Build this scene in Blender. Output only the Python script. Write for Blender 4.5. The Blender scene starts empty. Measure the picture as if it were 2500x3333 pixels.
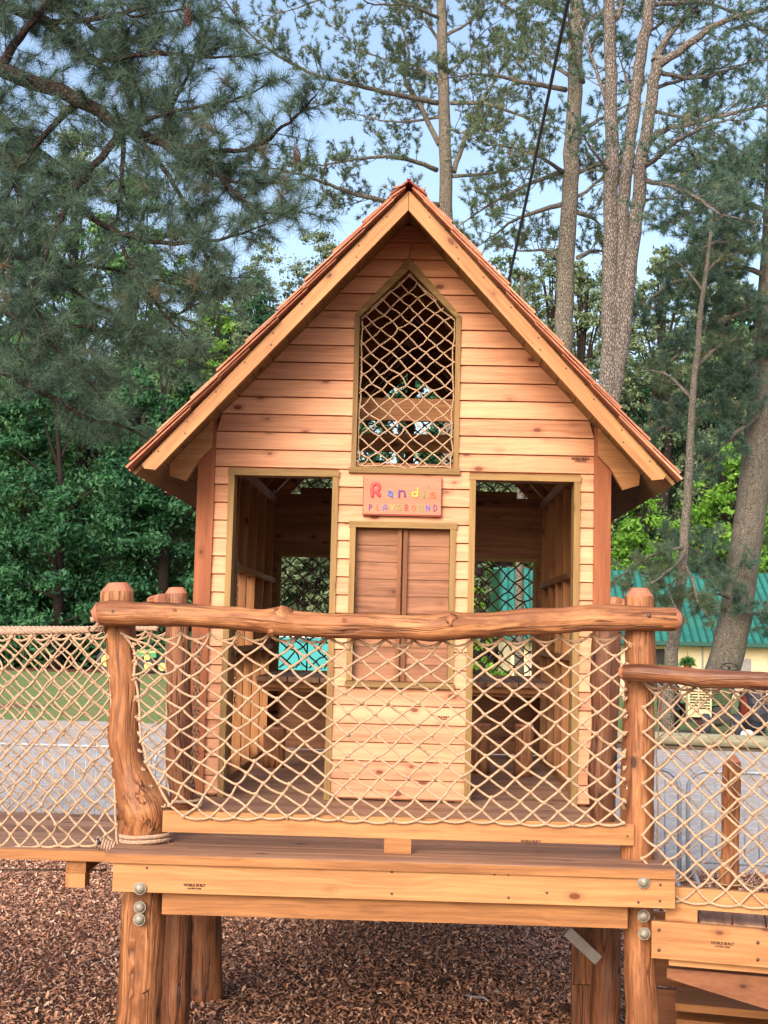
import bpy, math, random
import numpy as np
from mathutils import Vector, Matrix, noise as mnoise
random.seed(7); RG = np.random.default_rng(7)
SC = bpy.context.scene; COL = SC.collection
PI = math.pi

# ------------------------------------------------------------------ camera
F, CX, CY, CZ = 4200.0, 1250.0, 1666.5, 2.17
_y = Vector((1363-CX, -(2063-CY), -F)).normalized()
_z = Vector((1, -.0245, 0)).cross(_y).normalized()
_x = _y.cross(_z)
ROT = Matrix((_x, _y, _z))
cd = bpy.data.cameras.new('camera'); cam = bpy.data.objects.new('camera', cd); COL.objects.link(cam)
cam.matrix_world = Matrix.Translation((0, 0, CZ)) @ ROT.to_4x4()
cd.sensor_fit = 'VERTICAL'; cd.sensor_height = 24; cd.lens = 24*F/3333
cd.clip_start = .05; cd.clip_end = 600
SC.camera = cam
def at(px, py, Y):
    """world point seen at photo pixel (px, py) on the plane y = Y"""
    d = ROT @ Vector((px-CX, -(py-CY), -F)); d *= Y/d.y
    return Vector((d.x, d.y, d.z+CZ))
# ------------------------------------------------------------------ light
SC.view_settings.view_transform = 'Standard'; SC.view_settings.look = 'None'
SC.view_settings.gamma = 1; SC.view_settings.exposure = .60
SUN_EL, SUN_AZ = math.radians(29), math.radians(200)     # azimuth clockwise from +Y
w = bpy.data.worlds.new("World"); SC.world = w; w.use_nodes = True
nt = w.node_tree; sky = nt.nodes.new('ShaderNodeTexSky'); sky.sky_type = 'NISHITA'
sky.sun_disc = False; sky.sun_elevation = SUN_EL; sky.sun_rotation = SUN_AZ
sky.air_density = 1.0; sky.dust_density = 4.5; sky.ozone_density = .35
nt.links.new(sky.outputs[0], nt.nodes['Background'].inputs[0])
nt.nodes['Background'].inputs[1].default_value = .235
sd = bpy.data.lights.new('sun', 'SUN'); sd.energy = 1.05; sd.angle = math.radians(24); sd.color = (1, .965, .93)
sun = bpy.data.objects.new('sun', sd); COL.objects.link(sun)
sdir = Vector((math.sin(SUN_AZ)*math.cos(SUN_EL), math.cos(SUN_AZ)*math.cos(SUN_EL), math.sin(SUN_EL)))
sun.rotation_euler = sdir.to_track_quat('Z', 'Y').to_euler()

# ------------------------------------------------------------------ materials
def srgb(r, g, b, k=1.0):
    return tuple(k*((c/255/12.92) if c/255 <= .04045 else ((c/255+.055)/1.055)**2.4) for c in (r, g, b))+(1,)
class N:
    def __init__(s, name):
        s.m = bpy.data.materials.new(name); s.m.use_nodes = True; s.t = s.m.node_tree
        s.b = s.t.nodes['Principled BSDF']
    def n(s, typ, **kw):
        o = s.t.nodes.new(typ)
        for k, v in kw.items():
            if k in ('i',): 
                for a, b in v.items():
                    if hasattr(b, 'is_output') or isinstance(b, bpy.types.NodeSocket): s.t.links.new(b, o.inputs[a])
                    else: o.inputs[a].default_value = b
            else: setattr(o, k, v)
        return o
    def link(s, a, b): s.t.links.new(a, b)
    def attr(s, name): return s.n('ShaderNodeAttribute', attribute_name=name)
    def noise(s, vec, scale, detail=3, rough=.55, dist=0):
        return s.n('ShaderNodeTexNoise', i={'Vector': vec, 'Scale': scale, 'Detail': detail, 'Roughness': rough, 'Distortion': dist}).outputs[0]
    def mul(s, vec, v): return s.n('ShaderNodeVectorMath', operation='MULTIPLY', i={0: vec, 1: v}).outputs[0]
    def rng(s, v, a, b, c=0., d=1.): return s.n('ShaderNodeMapRange', i={0: v, 1: a, 2: b, 3: c, 4: d}).outputs[0]
    def mix(s, f, a, b, bt='MIX'):
        o = s.n('ShaderNodeMix', data_type='RGBA', blend_type=bt)
        for k, v in ((0, f), (6, a), (7, b)):
            if isinstance(v, bpy.types.NodeSocket): s.link(v, o.inputs[k])
            else: o.inputs[k].default_value = v
        return o.outputs[2]
    def math(s, op, a, b=0.):
        return s.n('ShaderNodeMath', operation=op, i={0: a, 1: b}).outputs[0]
    def bump(s, h, st=.3, dist=.01):
        o = s.n('ShaderNodeBump', i={'Strength': st, 'Distance': dist, 'Height': h}); s.link(o.outputs[0], s.b.inputs['Normal'])
    def out(s, col=None, rough=None, **kw):
        if col is not None:
            if isinstance(col, bpy.types.NodeSocket): s.link(col, s.b.inputs['Base Color'])
            else: s.b.inputs['Base Color'].default_value = col
        if rough is not None: s.b.inputs['Roughness'].default_value = rough
        for k, v in kw.items(): s.b.inputs[k].default_value = v
        return s.m
def wood(name, light, dark, rough=.6, grain=.5, knots=.5, knotcol=None, tone=.35, bump=.25, streak=None, spec=.3, gs=1., mottle=.0):
    """grain runs along the x of the 'gco' attribute that every piece carries (metres)"""
    s = N(name); g = s.attr('gco').outputs['Vector']; r = s.attr('rnd').outputs['Fac']
    warp = s.noise(s.mul(g, (1.5, 6, 6)), 1.0, 2)
    wv = s.n('ShaderNodeCombineXYZ', i={1: s.math('MULTIPLY', warp, .06), 2: s.math('MULTIPLY', warp, .06)}).outputs[0]
    g2 = s.n('ShaderNodeVectorMath', operation='ADD', i={0: g, 1: wv}).outputs[0]
    fine = s.noise(s.mul(g2, (2.2*gs, 95*gs, 95*gs)), 1.0, 4, .65)
    broad = s.noise(s.mul(g2, (1.1, 16, 16)), 1.0, 3, .6)
    med = s.noise(s.mul(g2, (1.3*gs, 30*gs, 30*gs)), 1.0, 4, .7)
    f = s.math('MULTIPLY', s.math('ADD', s.math('MULTIPLY', s.rng(fine, .38, .64), .5), s.math('MULTIPLY', s.rng(med, .38, .64), .8)), grain)
    f = s.math('ADD', f, s.math('MULTIPLY', s.rng(broad, .35, .75), grain*.7))
    f = s.math('ADD', f, s.math('MULTIPLY', s.math('SUBTRACT', r, .5), tone))
    f = s.n('ShaderNodeClamp', i={0: f}).outputs[0]
    c = s.mix(f, light, dark)
    if streak:
        st = s.noise(s.mul(g2, (1.6, 26, 26)), 1.0, 5, .6, .6)
        c = s.mix(s.rng(st, .51, .64, 0., .85), c, streak)
    if streak:
        cn = s.noise(s.mul(g2, (.8, 20, 20)), 1.0, 2, .5)
        cb = s.rng(s.math('ABSOLUTE', s.math('SUBTRACT', cn, .5)), .0, .024, 1., 0.)
        cg = s.rng(s.noise(s.mul(g, (2.2, 9, 9)), 1.0, 2), .46, .54)
        crack = s.math('MULTIPLY', cb, cg); c = s.mix(s.math('MULTIPLY', crack, .8), c, knotcol or dark)
    if mottle:
        mo = s.noise(s.mul(g, (3.2, 12, 12)), 1.0, 5, .7)
        c = s.mix(s.rng(mo, .43, .62, 0., mottle), c, tuple(.75*x for x in dark[:3])+(1,))
    if knots:
        vo = s.n('ShaderNodeTexVoronoi', feature='F1', i={'Vector': s.mul(g, (5.5, 10, 10)), 'Scale': 1.0, 'Randomness': 1.0})
        wob = s.math('ADD', vo.outputs['Distance'], s.math('MULTIPLY', s.math('SUBTRACT', warp, .5), .12))
        kc = knotcol or tuple(.35*x for x in dark[:3])+(1,)
        rr = s.n('ShaderNodeSeparateColor', i={0: vo.outputs['Color']}).outputs[0]
        gate = s.rng(rr, 1-knots, 1-knots+.03)
        k1 = s.math('MULTIPLY', s.rng(wob, .17, .13), gate)
        k0 = s.math('MULTIPLY', s.rng(wob, .34, .15, 0., .35), gate)
        c = s.mix(k0, c, kc); c = s.mix(s.math('MULTIPLY', k1, .88), c, kc)
    hgt = s.math('ADD', fine, broad)
    if streak: hgt = s.math('SUBTRACT', s.math('ADD', s.math('MULTIPLY', broad, 2.), fine), s.math('MULTIPLY', crack, 2.))
    s.bump(hgt, bump, .012 if streak else .004)
    return s.out(c, rough, **{'Specular IOR Level': spec})
M = {}
M['siding'] = wood('cedar_siding', srgb(220, 162, 126), srgb(164, 108, 80), .6, .5, .5, srgb(106, 52, 34), .45, .15)
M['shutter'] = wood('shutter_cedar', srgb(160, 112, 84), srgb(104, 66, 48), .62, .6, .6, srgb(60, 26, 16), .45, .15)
M['trim'] = wood('treated_trim', srgb(150, 120, 76), srgb(104, 80, 48), .65, .55, .2, srgb(90, 55, 28), .3, .2)
M['beam'] = wood('golden_beam', srgb(184, 134, 88), srgb(142, 95, 58), .6, .65, .40, srgb(96, 48, 26), .3, .12, spec=.35)
M['beam2'] = wood('amber_beam', srgb(172, 120, 76), srgb(122, 78, 46), .6, .65, .3, srgb(80, 38, 20), .3, .15)
M['corner'] = wood('red_cedar_post', srgb(154, 94, 64), srgb(120, 66, 42), .7, .6, .3, srgb(60, 24, 14), .2, .4)
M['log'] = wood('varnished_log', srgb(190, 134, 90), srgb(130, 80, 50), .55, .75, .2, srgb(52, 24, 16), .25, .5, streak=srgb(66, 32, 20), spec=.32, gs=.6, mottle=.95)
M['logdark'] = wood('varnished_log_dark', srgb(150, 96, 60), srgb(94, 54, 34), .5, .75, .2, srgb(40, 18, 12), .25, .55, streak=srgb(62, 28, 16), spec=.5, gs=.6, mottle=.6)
M['endgrain'] = wood('log_end_grain', srgb(176, 116, 92), srgb(136, 82, 62), .6, .5, 0, None, .3, .2)
M['deck'] = wood('deck_planks', srgb(170, 132, 108), srgb(112, 80, 64), .62, .6, .15, srgb(50, 28, 22), .5, .3)
M['shingle'] = wood('cedar_shingle', srgb(206, 144, 116), srgb(158, 98, 76), .8, .6, 0, None, .8, .4)
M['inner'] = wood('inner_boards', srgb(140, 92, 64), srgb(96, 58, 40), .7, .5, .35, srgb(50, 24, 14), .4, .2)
M['sign'] = wood('sign_board', srgb(206, 124, 100), srgb(176, 96, 76), .55, .45, .1, srgb(120, 56, 40), .2, .1)
M['signedge'] = wood('sign_board_edge', srgb(132, 58, 42), srgb(104, 40, 28), .6, .3, 0, None, .2, .1)
def plain(name, c, rough=.6, metal=0., var=.0, scale=8, bump=0., spec=.5):
    s = N(name); s.b.inputs['Metallic'].default_value = metal; s.b.inputs['Specular IOR Level'].default_value = spec
    co = s.n('ShaderNodeTexCoord').outputs['Object']
    if var:
        nz = s.noise(co, scale, 4)
        cc = s.mix(s.rng(nz, .3, .7), tuple(x*(1-var) for x in c[:3])+(1,), tuple(min(1, x*(1+var)) for x in c[:3])+(1,))
        if bump: s.bump(nz, bump, .01)
        return s.out(cc, rough)
    return s.out(c, rough)
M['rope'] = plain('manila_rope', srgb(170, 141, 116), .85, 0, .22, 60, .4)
M['ropeback'] = plain('dark_net_rope', srgb(96, 74, 56), .85, 0, .2, 60, .3)  # darker rope colour for the back window and back gable nets
M['ropegrey'] = plain('grey_brown_rope', srgb(160, 134, 116), .85, 0, .25, 90, .5)
M['galv'] = plain('galvanised_steel', srgb(140, 134, 124), .6, .35, .25, 60, .3)
M['barrier'] = plain('barrier_steel', srgb(150, 158, 172), .5, .2, .15, 20)
M['chain'] = plain('chain_steel', srgb(120, 108, 96), .45, .8, .3, 80)
M['screw'] = plain('dark_screw', srgb(74, 60, 50), .6, .2, .2, 90)
M['nail'] = plain('nail_head', srgb(250, 226, 200), .3, .2)
M['black'] = plain('black_tape', srgb(24, 24, 28), .6)
M['stamp'] = plain('burnt_stamp', srgb(64, 34, 22), .8)
M['greyboard'] = plain('weathered_grey_metal', srgb(150, 146, 150), .5, .4, .2, 20)
def bark(name, a, b, c, sc=1.):
    s = N(name); g = s.attr('gco').outputs['Vector']
    vo = s.n('ShaderNodeTexVoronoi', feature='DISTANCE_TO_EDGE', i={'Vector': s.n('ShaderNodeVectorMath', operation='ADD', i={0: s.mul(g, (7*sc, 17*sc, 17*sc)), 1: s.n('ShaderNodeTexNoise', i={'Vector': s.mul(g, (5, 5, 5)), 'Scale': 1.0}).outputs[1]}).outputs[0], 'Scale': 1.0})
    e = s.rng(vo.outputs[0], .0, .16)
    n2 = s.noise(s.mul(g, (3, 8, 8)), 1.5, 5, .7)
    col = s.mix(s.rng(n2, .3, .7), a, b); col = s.mix(s.rng(s.noise(s.mul(g, (9, 22, 22)), 1.5, 4, .7), .42, .62), col, s.mix(.5, a, b)); col = s.mix(e, s.mix(.35, c, col), col)
    s.bump(s.math('ADD', e, n2), .8, .03)
    return s.out(col, .9, **{'Specular IOR Level': .2})
M['bark'] = bark('pine_bark', srgb(158, 150, 138), srgb(98, 92, 84), srgb(50, 46, 42), 2.0)
M['barkpink'] = bark('pine_bark_reddish', srgb(148, 140, 134), srgb(96, 88, 84), srgb(46, 41, 40), 1.7)
M['barkdark'] = bark('dark_bark', srgb(62, 52, 50), srgb(44, 37, 37), srgb(24, 20, 20), 2.5)
def foliage(name, dark, light, tip=None, trans=.25, spec=.25):
    s = N(name); r = s.attr('rnd').outputs['Fac']
    c = s.mix(r, dark, light)
    if tip: c = s.mix(s.rng(r, .965, .985), c, tip)
    s.out(c, .6, **{'Specular IOR Level': spec})
    tr = s.n('ShaderNodeBsdfTranslucent'); s.link(c, tr.inputs[0])
    mx = s.n('ShaderNodeMixShader', i={0: trans, 1: s.b.outputs[0], 2: tr.outputs[0]})
    s.link(mx.outputs[0], s.t.nodes['Material Output'].inputs[0]); return s.m
M['needle_near'] = foliage('pine_needles_near', srgb(50, 72, 68), srgb(98, 122, 102), srgb(116, 96, 72))
M['needle_blue'] = foliage('pine_needles_blue_green', srgb(60, 86, 80), srgb(104, 132, 108), srgb(150, 130, 90))
M['needle_mid'] = foliage('pine_needles_grey_green', srgb(62, 84, 70), srgb(112, 130, 96), srgb(150, 128, 92))
M['leaf_dark'] = foliage('broad_leaves_dark', srgb(28, 70, 48), srgb(72, 120, 80))
M['leaf_bright'] = foliage('broad_leaves_bright', srgb(78, 132, 44), srgb(150, 196, 84), trans=.4)
M['leaf_mid'] = foliage('broad_leaves_mid', srgb(58, 104, 62), srgb(122, 164, 104))
M['leaf_olive'] = foliage('olive_leaves', srgb(76, 98, 74), srgb(132, 148, 112))
M['fern'] = foliage('fern_green', srgb(40, 92, 44), srgb(96, 150, 78))
# ------------------------------------------------------------------ mesh builder
def tag(o, label=None, cat=None, group=None, kind=None):
    if label: o['label'] = label
    if cat: o['category'] = cat
    if group: o['group'] = group
    if kind: o['kind'] = kind
    return o
def empty(name, loc, label, cat, group=None, kind=None):
    o = bpy.data.objects.new(name, None); COL.objects.link(o); o.location = loc; o.empty_display_size = .1
    return tag(o, label, cat, group, kind)
def mesh_obj(name, V, Fc, mat, parent=None, gco=None, rnd=None, smooth=None, mats=None, midx=None):
    me = bpy.data.meshes.new(name)
    V = np.asarray(V, np.float32)
    off = Vector((0, 0, 0))
    if parent is not None:
        p = parent
        while p is not None: off += p.location; p = p.parent
    V = V-np.array(off, np.float32)
    if isinstance(Fc, np.ndarray):
        n, k = Fc.shape; me.vertices.add(len(V)); me.vertices.foreach_set('co', V.ravel())
        me.loops.add(n*k); me.loops.foreach_set('vertex_index', Fc.astype(np.int32).ravel())
        me.polygons.add(n); me.polygons.foreach_set('loop_start', np.arange(0, n*k, k, dtype=np.int32))
        me.polygons.foreach_set('loop_total', np.full(n, k, np.int32)); me.update(calc_edges=True)
    else:
        me.from_pydata([tuple(v) for v in V.tolist()], [], Fc); me.update()
    if gco is not None:
        a = me.attributes.new('gco', 'FLOAT_VECTOR', 'POINT'); a.data.foreach_set('vector', np.asarray(gco, np.float32).ravel())
    if rnd is not None:
        a = me.attributes.new('rnd', 'FLOAT', 'FACE'); a.data.foreach_set('value', np.asarray(rnd, np.float32))
    for mm in (mats or [mat]): me.materials.append(mm)
    if midx is not None: me.polygons.foreach_set('material_index', np.asarray(midx, np.int32))
    if smooth is not None:
        me.polygons.foreach_set('use_smooth', np.asarray(smooth, bool) if hasattr(smooth, '__len__') else np.full(len(me.polygons), bool(smooth)))
    o = bpy.data.objects.new(name, me); COL.objects.link(o)
    if parent is not None: o.parent = parent
    return o
class MB:
    def __init__(s): s.v = []; s.f = []; s.g = []; s.r = []; s.sm = []; s.mi = []
    def add(s, vs, fs, gs, rnd=None, smooth=False, mi=0):
        b = len(s.v); s.v += [tuple(v) for v in vs]; r = random.random() if rnd is None else rnd
        ox, oy, oz = random.random()*40, random.random()*40, random.random()*40
        s.g += [(g[0]+ox, g[1]+oy, g[2]+oz) for g in gs]
        for i, f in enumerate(fs):
            s.f.append(tuple(b+k for k in f)); s.r.append(r)
            s.sm.append(smooth if not hasattr(smooth, '__len__') else smooth[i])
            s.mi.append(mi if not hasattr(mi, '__len__') else mi[i])
    def hexa(s, c8, ax=0, rnd=None, mi=0):
        """8 corners: bottom 4 ccw then top 4; grain along ax of the corner coordinates"""
        fs = [(0, 3, 2, 1), (4, 5, 6, 7), (0, 1, 5, 4), (1, 2, 6, 5), (2, 3, 7, 6), (3, 0, 4, 7)]
        od = [ax]+[i for i in range(3) if i != ax]
        s.add(c8, fs, [(c[od[0]], c[od[1]], c[od[2]]) for c in c8], rnd, False, mi)
    def box(s, x0, x1, y0, y1, z0, z1, ax=0, rnd=None, mi=0):
        s.hexa([(x0, y0, z0), (x1, y0, z0), (x1, y1, z0), (x0, y1, z0), (x0, y0, z1), (x1, y0, z1), (x1, y1, z1), (x0, y1, z1)], ax, rnd, mi)
    def bar(s, a, b, wd, h, up=(0, 0, 1), rnd=None, mi=0):
        """rectangular bar from a to b, width wd sideways, height h along 'up'"""
        a = Vector(a); b = Vector(b); d = (b-a); L = d.length; d.normalize()
        sd_ = d.cross(Vector(up)).normalized(); u = sd_.cross(d)
        pts = []; gs = []
        for (t, p) in ((0, a), (L, b)):
            for (i, j) in ((-1, -1), (1, -1), (1, 1), (-1, 1)):
                pts.append(p+sd_*i*wd/2+u*j*h/2); gs.append((t, i*wd/2, j*h/2))
        s.add(pts, [(0, 1, 2, 3), (7, 6, 5, 4), (0, 4, 5, 1), (1, 5, 6, 2), (2, 6, 7, 3), (3, 7, 4, 0)], gs, rnd, False, mi)
    def poly(s, pts2, y0, y1, ax=0, rnd=None, mi=0):
        """extrude polygon (x,z) from y0 (front) to y1"""
        n = len(pts2); vs = [(x, y0, z) for x, z in pts2]+[(x, y1, z) for x, z in pts2]
        fs = [tuple(range(n)), tuple(range(2*n-1, n-1, -1))]+[(i, i+n, (i+1) % n+n, (i+1) % n) for i in range(n)]
        g = [(v[0], v[1], v[2]) if ax == 0 else (v[2], v[0], v[1]) for v in vs]
        s.add(vs, fs, g, rnd, False, mi)
    def tube(s, pts, rad, n=8, cap=True, smooth=True, rnd=None, jit=0., capmi=None, mi=0, ecc=None, closed=False, seed=None, lump=0.):
        pts = [Vector(p) for p in pts]; m = len(pts)
        rad = rad if hasattr(rad, '__len__') else [rad]*m
        vs = []; gs = []; L = 0; nrm = None
        rs = random.Random(seed) if seed is not None else random
        ph = rs.random()*6.28; prof = [1+jit*(rs.random()-.5)*2 for _ in range(n)]
        for i, p in enumerate(pts):
            if closed: t = pts[(i+1) % m]-pts[i-1]
            else: t = pts[min(i+1, m-1)]-pts[max(i-1, 0)]
            t.normalize()
            if nrm is None:
                nrm = t.cross(Vector((0, 0, 1)) if abs(t.z) < .9 else Vector((0, 1, 0))).normalized()
            else: nrm = (nrm-t*nrm.dot(t)).normalized()
            bn = t.cross(nrm)
            if i: L += (p-pts[i-1]).length
            for k in range(n):
                a = 2*PI*k/n; q = prof[k]*(1+jit*.5*math.sin(3*a+ph+L*6)) if jit else 1
                ca, sa = math.cos(a)*rad[i]*q, math.sin(a)*rad[i]*q
                if ecc: ca *= ecc[0]; sa *= ecc[1]
                if lump:
                    dr = nrm*ca+bn*sa; w_ = p+dr; u_ = Vector((w_.x*1.0, w_.y, w_.z*1.0))
                    fl = 1+lump*(mnoise.noise(u_*7+Vector((ph, 0, 0)))+.5*mnoise.noise(u_*19+Vector((0, ph, 0)))); ca *= fl; sa *= fl
                vs.append(p+nrm*ca+bn*sa); gs.append((L, ca, sa))
        fs = []; sm = []; mm = []
        for i in range(m if closed else m-1):
            j = (i+1) % m
            for k in range(n):
                fs.append((i*n+k, i*n+(k+1) % n, j*n+(k+1) % n, j*n+k)); sm.append(smooth); mm.append(mi)
        if cap and not closed:
            fs.append(tuple(range(n-1, -1, -1))); fs.append(tuple(range((m-1)*n, m*n))); sm += [False, False]
            mm += [mi if capmi is None else capmi]*2
        s.add(vs, fs, gs, rnd, sm, mm)
    def ball(s, c, r, sc=(1, 1, 1), n=7, m=5, rnd=None, mi=0):
        vs = [(c[0], c[1], c[2]+r*sc[2])]
        for i in range(1, m):
            th = PI*i/m
            for k in range(n):
                a = 2*PI*k/n; vs.append((c[0]+r*sc[0]*math.sin(th)*math.cos(a), c[1]+r*sc[1]*math.sin(th)*math.sin(a), c[2]+r*sc[2]*math.cos(th)))
        vs.append((c[0], c[1], c[2]-r*sc[2])); fs = []
        for k in range(n): fs.append((0, 1+k, 1+(k+1) % n))
        for i in range(m-2):
            for k in range(n):
                a = 1+i*n; fs.append((a+k, a+n+k, a+n+(k+1) % n, a+(k+1) % n))
        e = len(vs)-1; a = 1+(m-2)*n
        for k in range(n): fs.append((e, a+(k+1) % n, a+k))
        s.add(vs, fs, vs, rnd, True, mi)
    def build(s, name, mat, parent=None):
        mats = mat if isinstance(mat, list) else [mat]
        return mesh_obj(name, s.v, s.f, None, parent, s.g, s.r, s.sm, mats, s.mi)
def heads(parent, pts, r, sc=(1, .4, 1), mat='screw', name='screw_head'):
    for p in pts:
        mb = MB(); mb.ball(p, r, sc, 8, 5); mb.build(name, M[mat], parent)
def clone(o, parent=None):
    c = o.copy(); COL.objects.link(c)
    if parent is not None: c.parent = parent
    for ch in list(o.children): clone(ch, c)
    return c
def text_mesh(body, size, offset=0., align='CENTER'):
    cu = bpy.data.curves.new('t', 'FONT'); cu.body = body; cu.size = size; cu.offset = offset; cu.align_x = align; cu.resolution_u = 3; cu.extrude = .0012
    ob = bpy.data.objects.new('t', cu); COL.objects.link(ob)
    me = bpy.data.meshes.new_from_object(ob.evaluated_get(bpy.context.evaluated_depsgraph_get()))
    bpy.data.objects.remove(ob); return me
def put_text(mb, body, size, pos, xdir=(1, 0, 0), offset=0., updir=(0, 0, 1)):
    me = text_mesh(body, size, offset); xd = Vector(xdir).normalized(); ud = Vector(updir)
    nd = xd.cross(ud)
    vs = [Vector(pos)+xd*v.co.x+ud*v.co.y+nd*v.co.z for v in me.vertices]
    mb.add(vs, [tuple(p.vertices) for p in me.polygons], vs)
def stamp(parent, pos, wd, xdir=(1, 0, 0)):
    """the small burnt maker's stamp: two lines"""
    mb = MB(); s = wd/.118
    p = Vector(pos); xd = Vector(xdir).normalized()
    put_text(mb, 'NOBLE BUILT', .0175*s, p, xd, .0006*s)
    put_text(mb, '-ADVENTURES-', .0105*s, p-Vector((0, 0, .0135*s)), xd, .0002*s)
    return mb.build('maker_stamp', M['stamp'], parent)

# ================================================================== HOUSE
XC = -.11; HW = 1.225; YH = 7.64; DZ = 1.195; YB = 10.7        # centre, half width, front wall, floor height, back wall
SL = 1.096; ZA = 4.655                                           # roof slope, apex of the plank undersides
def roofz(x): return ZA-SL*abs(x-XC)
house = empty('playhouse', (XC, YH, DZ), 'steep gabled cedar playhouse with two doorways standing on the wooden deck', 'playhouse')
DOORS = [(-1.152, -.495), (.283, .935)]; DTOP = 3.122
GW = dict(x0=-.425, x1=.213, z0=3.12, zs=4.07, xa=-.106, za=4.415)      # gable window outer
CW = (-.42, .207, 1.853, 2.826)
E_ = .1068
def siding_wall(mb, y, z0, openings, yside=-1, zcut=True, ztop=None, lo=None):
    """openings: functions z -> list of (x0,x1) removed"""
    k = 0; z = z0
    while z < (ztop or 4.6):
        zb, zt = z, z+E_+.004
        def ivals(zz):
            h = (ZA-zz)/SL
            a, b = XC-min(HW-.10, h), XC+min(HW-.10, h)
            cuts = sorted([c for op in openings for c in op(zz)])
            res = []; cur = a
            for c0, c1 in cuts:
                if c0 > cur: res.append((cur, min(c0, b)))
                cur = max(cur, c1)
            if cur < b: res.append((cur, b))
            return [r for r in res if r[1] > r[0]]
        zz0, zz1 = zb+.001, zt-.001
        i0 = ivals(zz0); i1 = ivals(zz1); im = ivals((zb+zt)/2)
        if len(i0) == 2 and len(i1) == 1 and zz1 > GW['za']-.2: i1 = [(i1[0][0], GW['xa']), (GW['xa'], i1[0][1])]
        elif len(i0) != len(i1):
            i0 = im; i1 = im
        rr = random.random()
        for (a0, b0), (a1, b1) in zip(i0, i1):
            if a1 > b1: a1 = b1 = (a1+b1)/2
            t0, t1 = .030, .019; mb.hexa([(a0, y-.004, zb-.002), (b0, y-.004, zb-.002), (b0, y+.004, zb-.002), (a0, y+.004, zb-.002), (a1, y-.004, zt-.002), (b1, y-.004, zt-.002), (b1, y+.004, zt-.002), (a1, y+.004, zt-.002)], 0, rr)
            ya, yb_ = y+yside*t0, y+yside*t1
            zc = zb+.009; m0, m1 = a0+(a1-a0)*.06, b0+(b1-b0)*.06
            mb.hexa([(m0, ya, zc), (m1, ya, zc), (m1, y-.0045, zc), (m0, y-.0045, zc), (a1, yb_, zt-.002), (b1, yb_, zt-.002), (b1, y-.0045, zt-.002), (a1, y-.0045, zt-.002)], 0, rr+random.uniform(-.12, .12))
            if lo is not None and b0-a0 > .03: lo.append((a0, b0, zb, ya))
        z += E_
def op_doors(z): return list(DOORS) if z < DTOP-.01 else []
def op_gw(z):
    g = GW
    if z < g['z0'] or z > g['za']: return []
    if z < g['zs']: return [(g['x0'], g['x1'])]
    t = (g['za']-z)/(g['za']-g['zs'])
    return [(g['xa']-(g['xa']-g['x0'])*t, g['xa']+(g['x1']-g['xa'])*t)]
def op_cw(z): return [(CW[0], CW[1])] if CW[2] < z < CW[3] else []
mb = MB(); ends = []
siding_wall(mb, YH, DZ+.012, [op_doors, op_gw, op_cw], lo=ends)
for a, b, z, y in ends:
    for x in (a+.016, b-.016): mb.ball((x, y+.0035, z+.024), .0028, (1, .5, 1), 6, 4, mi=1)
front = mb.build('front_wall', [M['siding'], M['nail']], house)
# nail heads near the board ends
# backing framing of the front wall
mb = MB()
for x in (-1.19, -.46, .25, .97): mb.box(x-.02, x+.02, YH+.001, YH+.08, DZ, min(roofz(x)-.02, 3.6), 2)
mb.box(-1.2, .98, YH+.002, YH+.078, 3.135, 3.18, 0)
for sx in (-1, 1): mb.bar((XC+sx*1.14, YH+.04, roofz(XC+1.14)-.045), (XC+sx*.03, YH+.04, roofz(XC+.03)-.045), .075, .07)
mb.box(-.46, -.43, YH+.001, YH+.08, 3.18, 4.1, 2); mb.box(.215, .245, YH+.001, YH+.08, 3.18, 4.1, 2)
mb.build('wall_frame', M['inner'], house)
# corner posts
for sx, y in ((-1, YH), (1, YH), (-1, YB), (1, YB)):
    mb = MB(); x0 = XC+sx*(HW-.10); x1 = XC+sx*HW
    a, b = min(x0, x1), max(x0, x1); yo = -.048 if y == YH else -.05
    zt0, zt1 = roofz(a)-.004, roofz(b)-.004
    mb.hexa([(a, y+yo, DZ+.001), (b, y+yo, DZ+.001), (b, y+.055, DZ+.001), (a, y+.055, DZ+.001), (a, y+yo, zt0), (b, y+yo, zt1), (b, y+.055, zt1), (a, y+.055, zt0)], 2)
    mb.build('corner_post', M['corner'], house)
# door frames
TW = .036
for x0, x1 in DOORS:
    mb = MB(); yf, yb_ = YH-.040, YH+.085; zt = DTOP
    mb.box(x0, x0+TW, yf, yb_, DZ+.002, zt-TW, 2); mb.box(x1-TW, x1, yf, yb_, DZ+.002, zt-TW, 2)
    mb.box(x0-.004, x1+.004, yf-.004, yb_, zt-TW, zt, 0)
    mb.build('door_frame', M['trim'], house)
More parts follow.
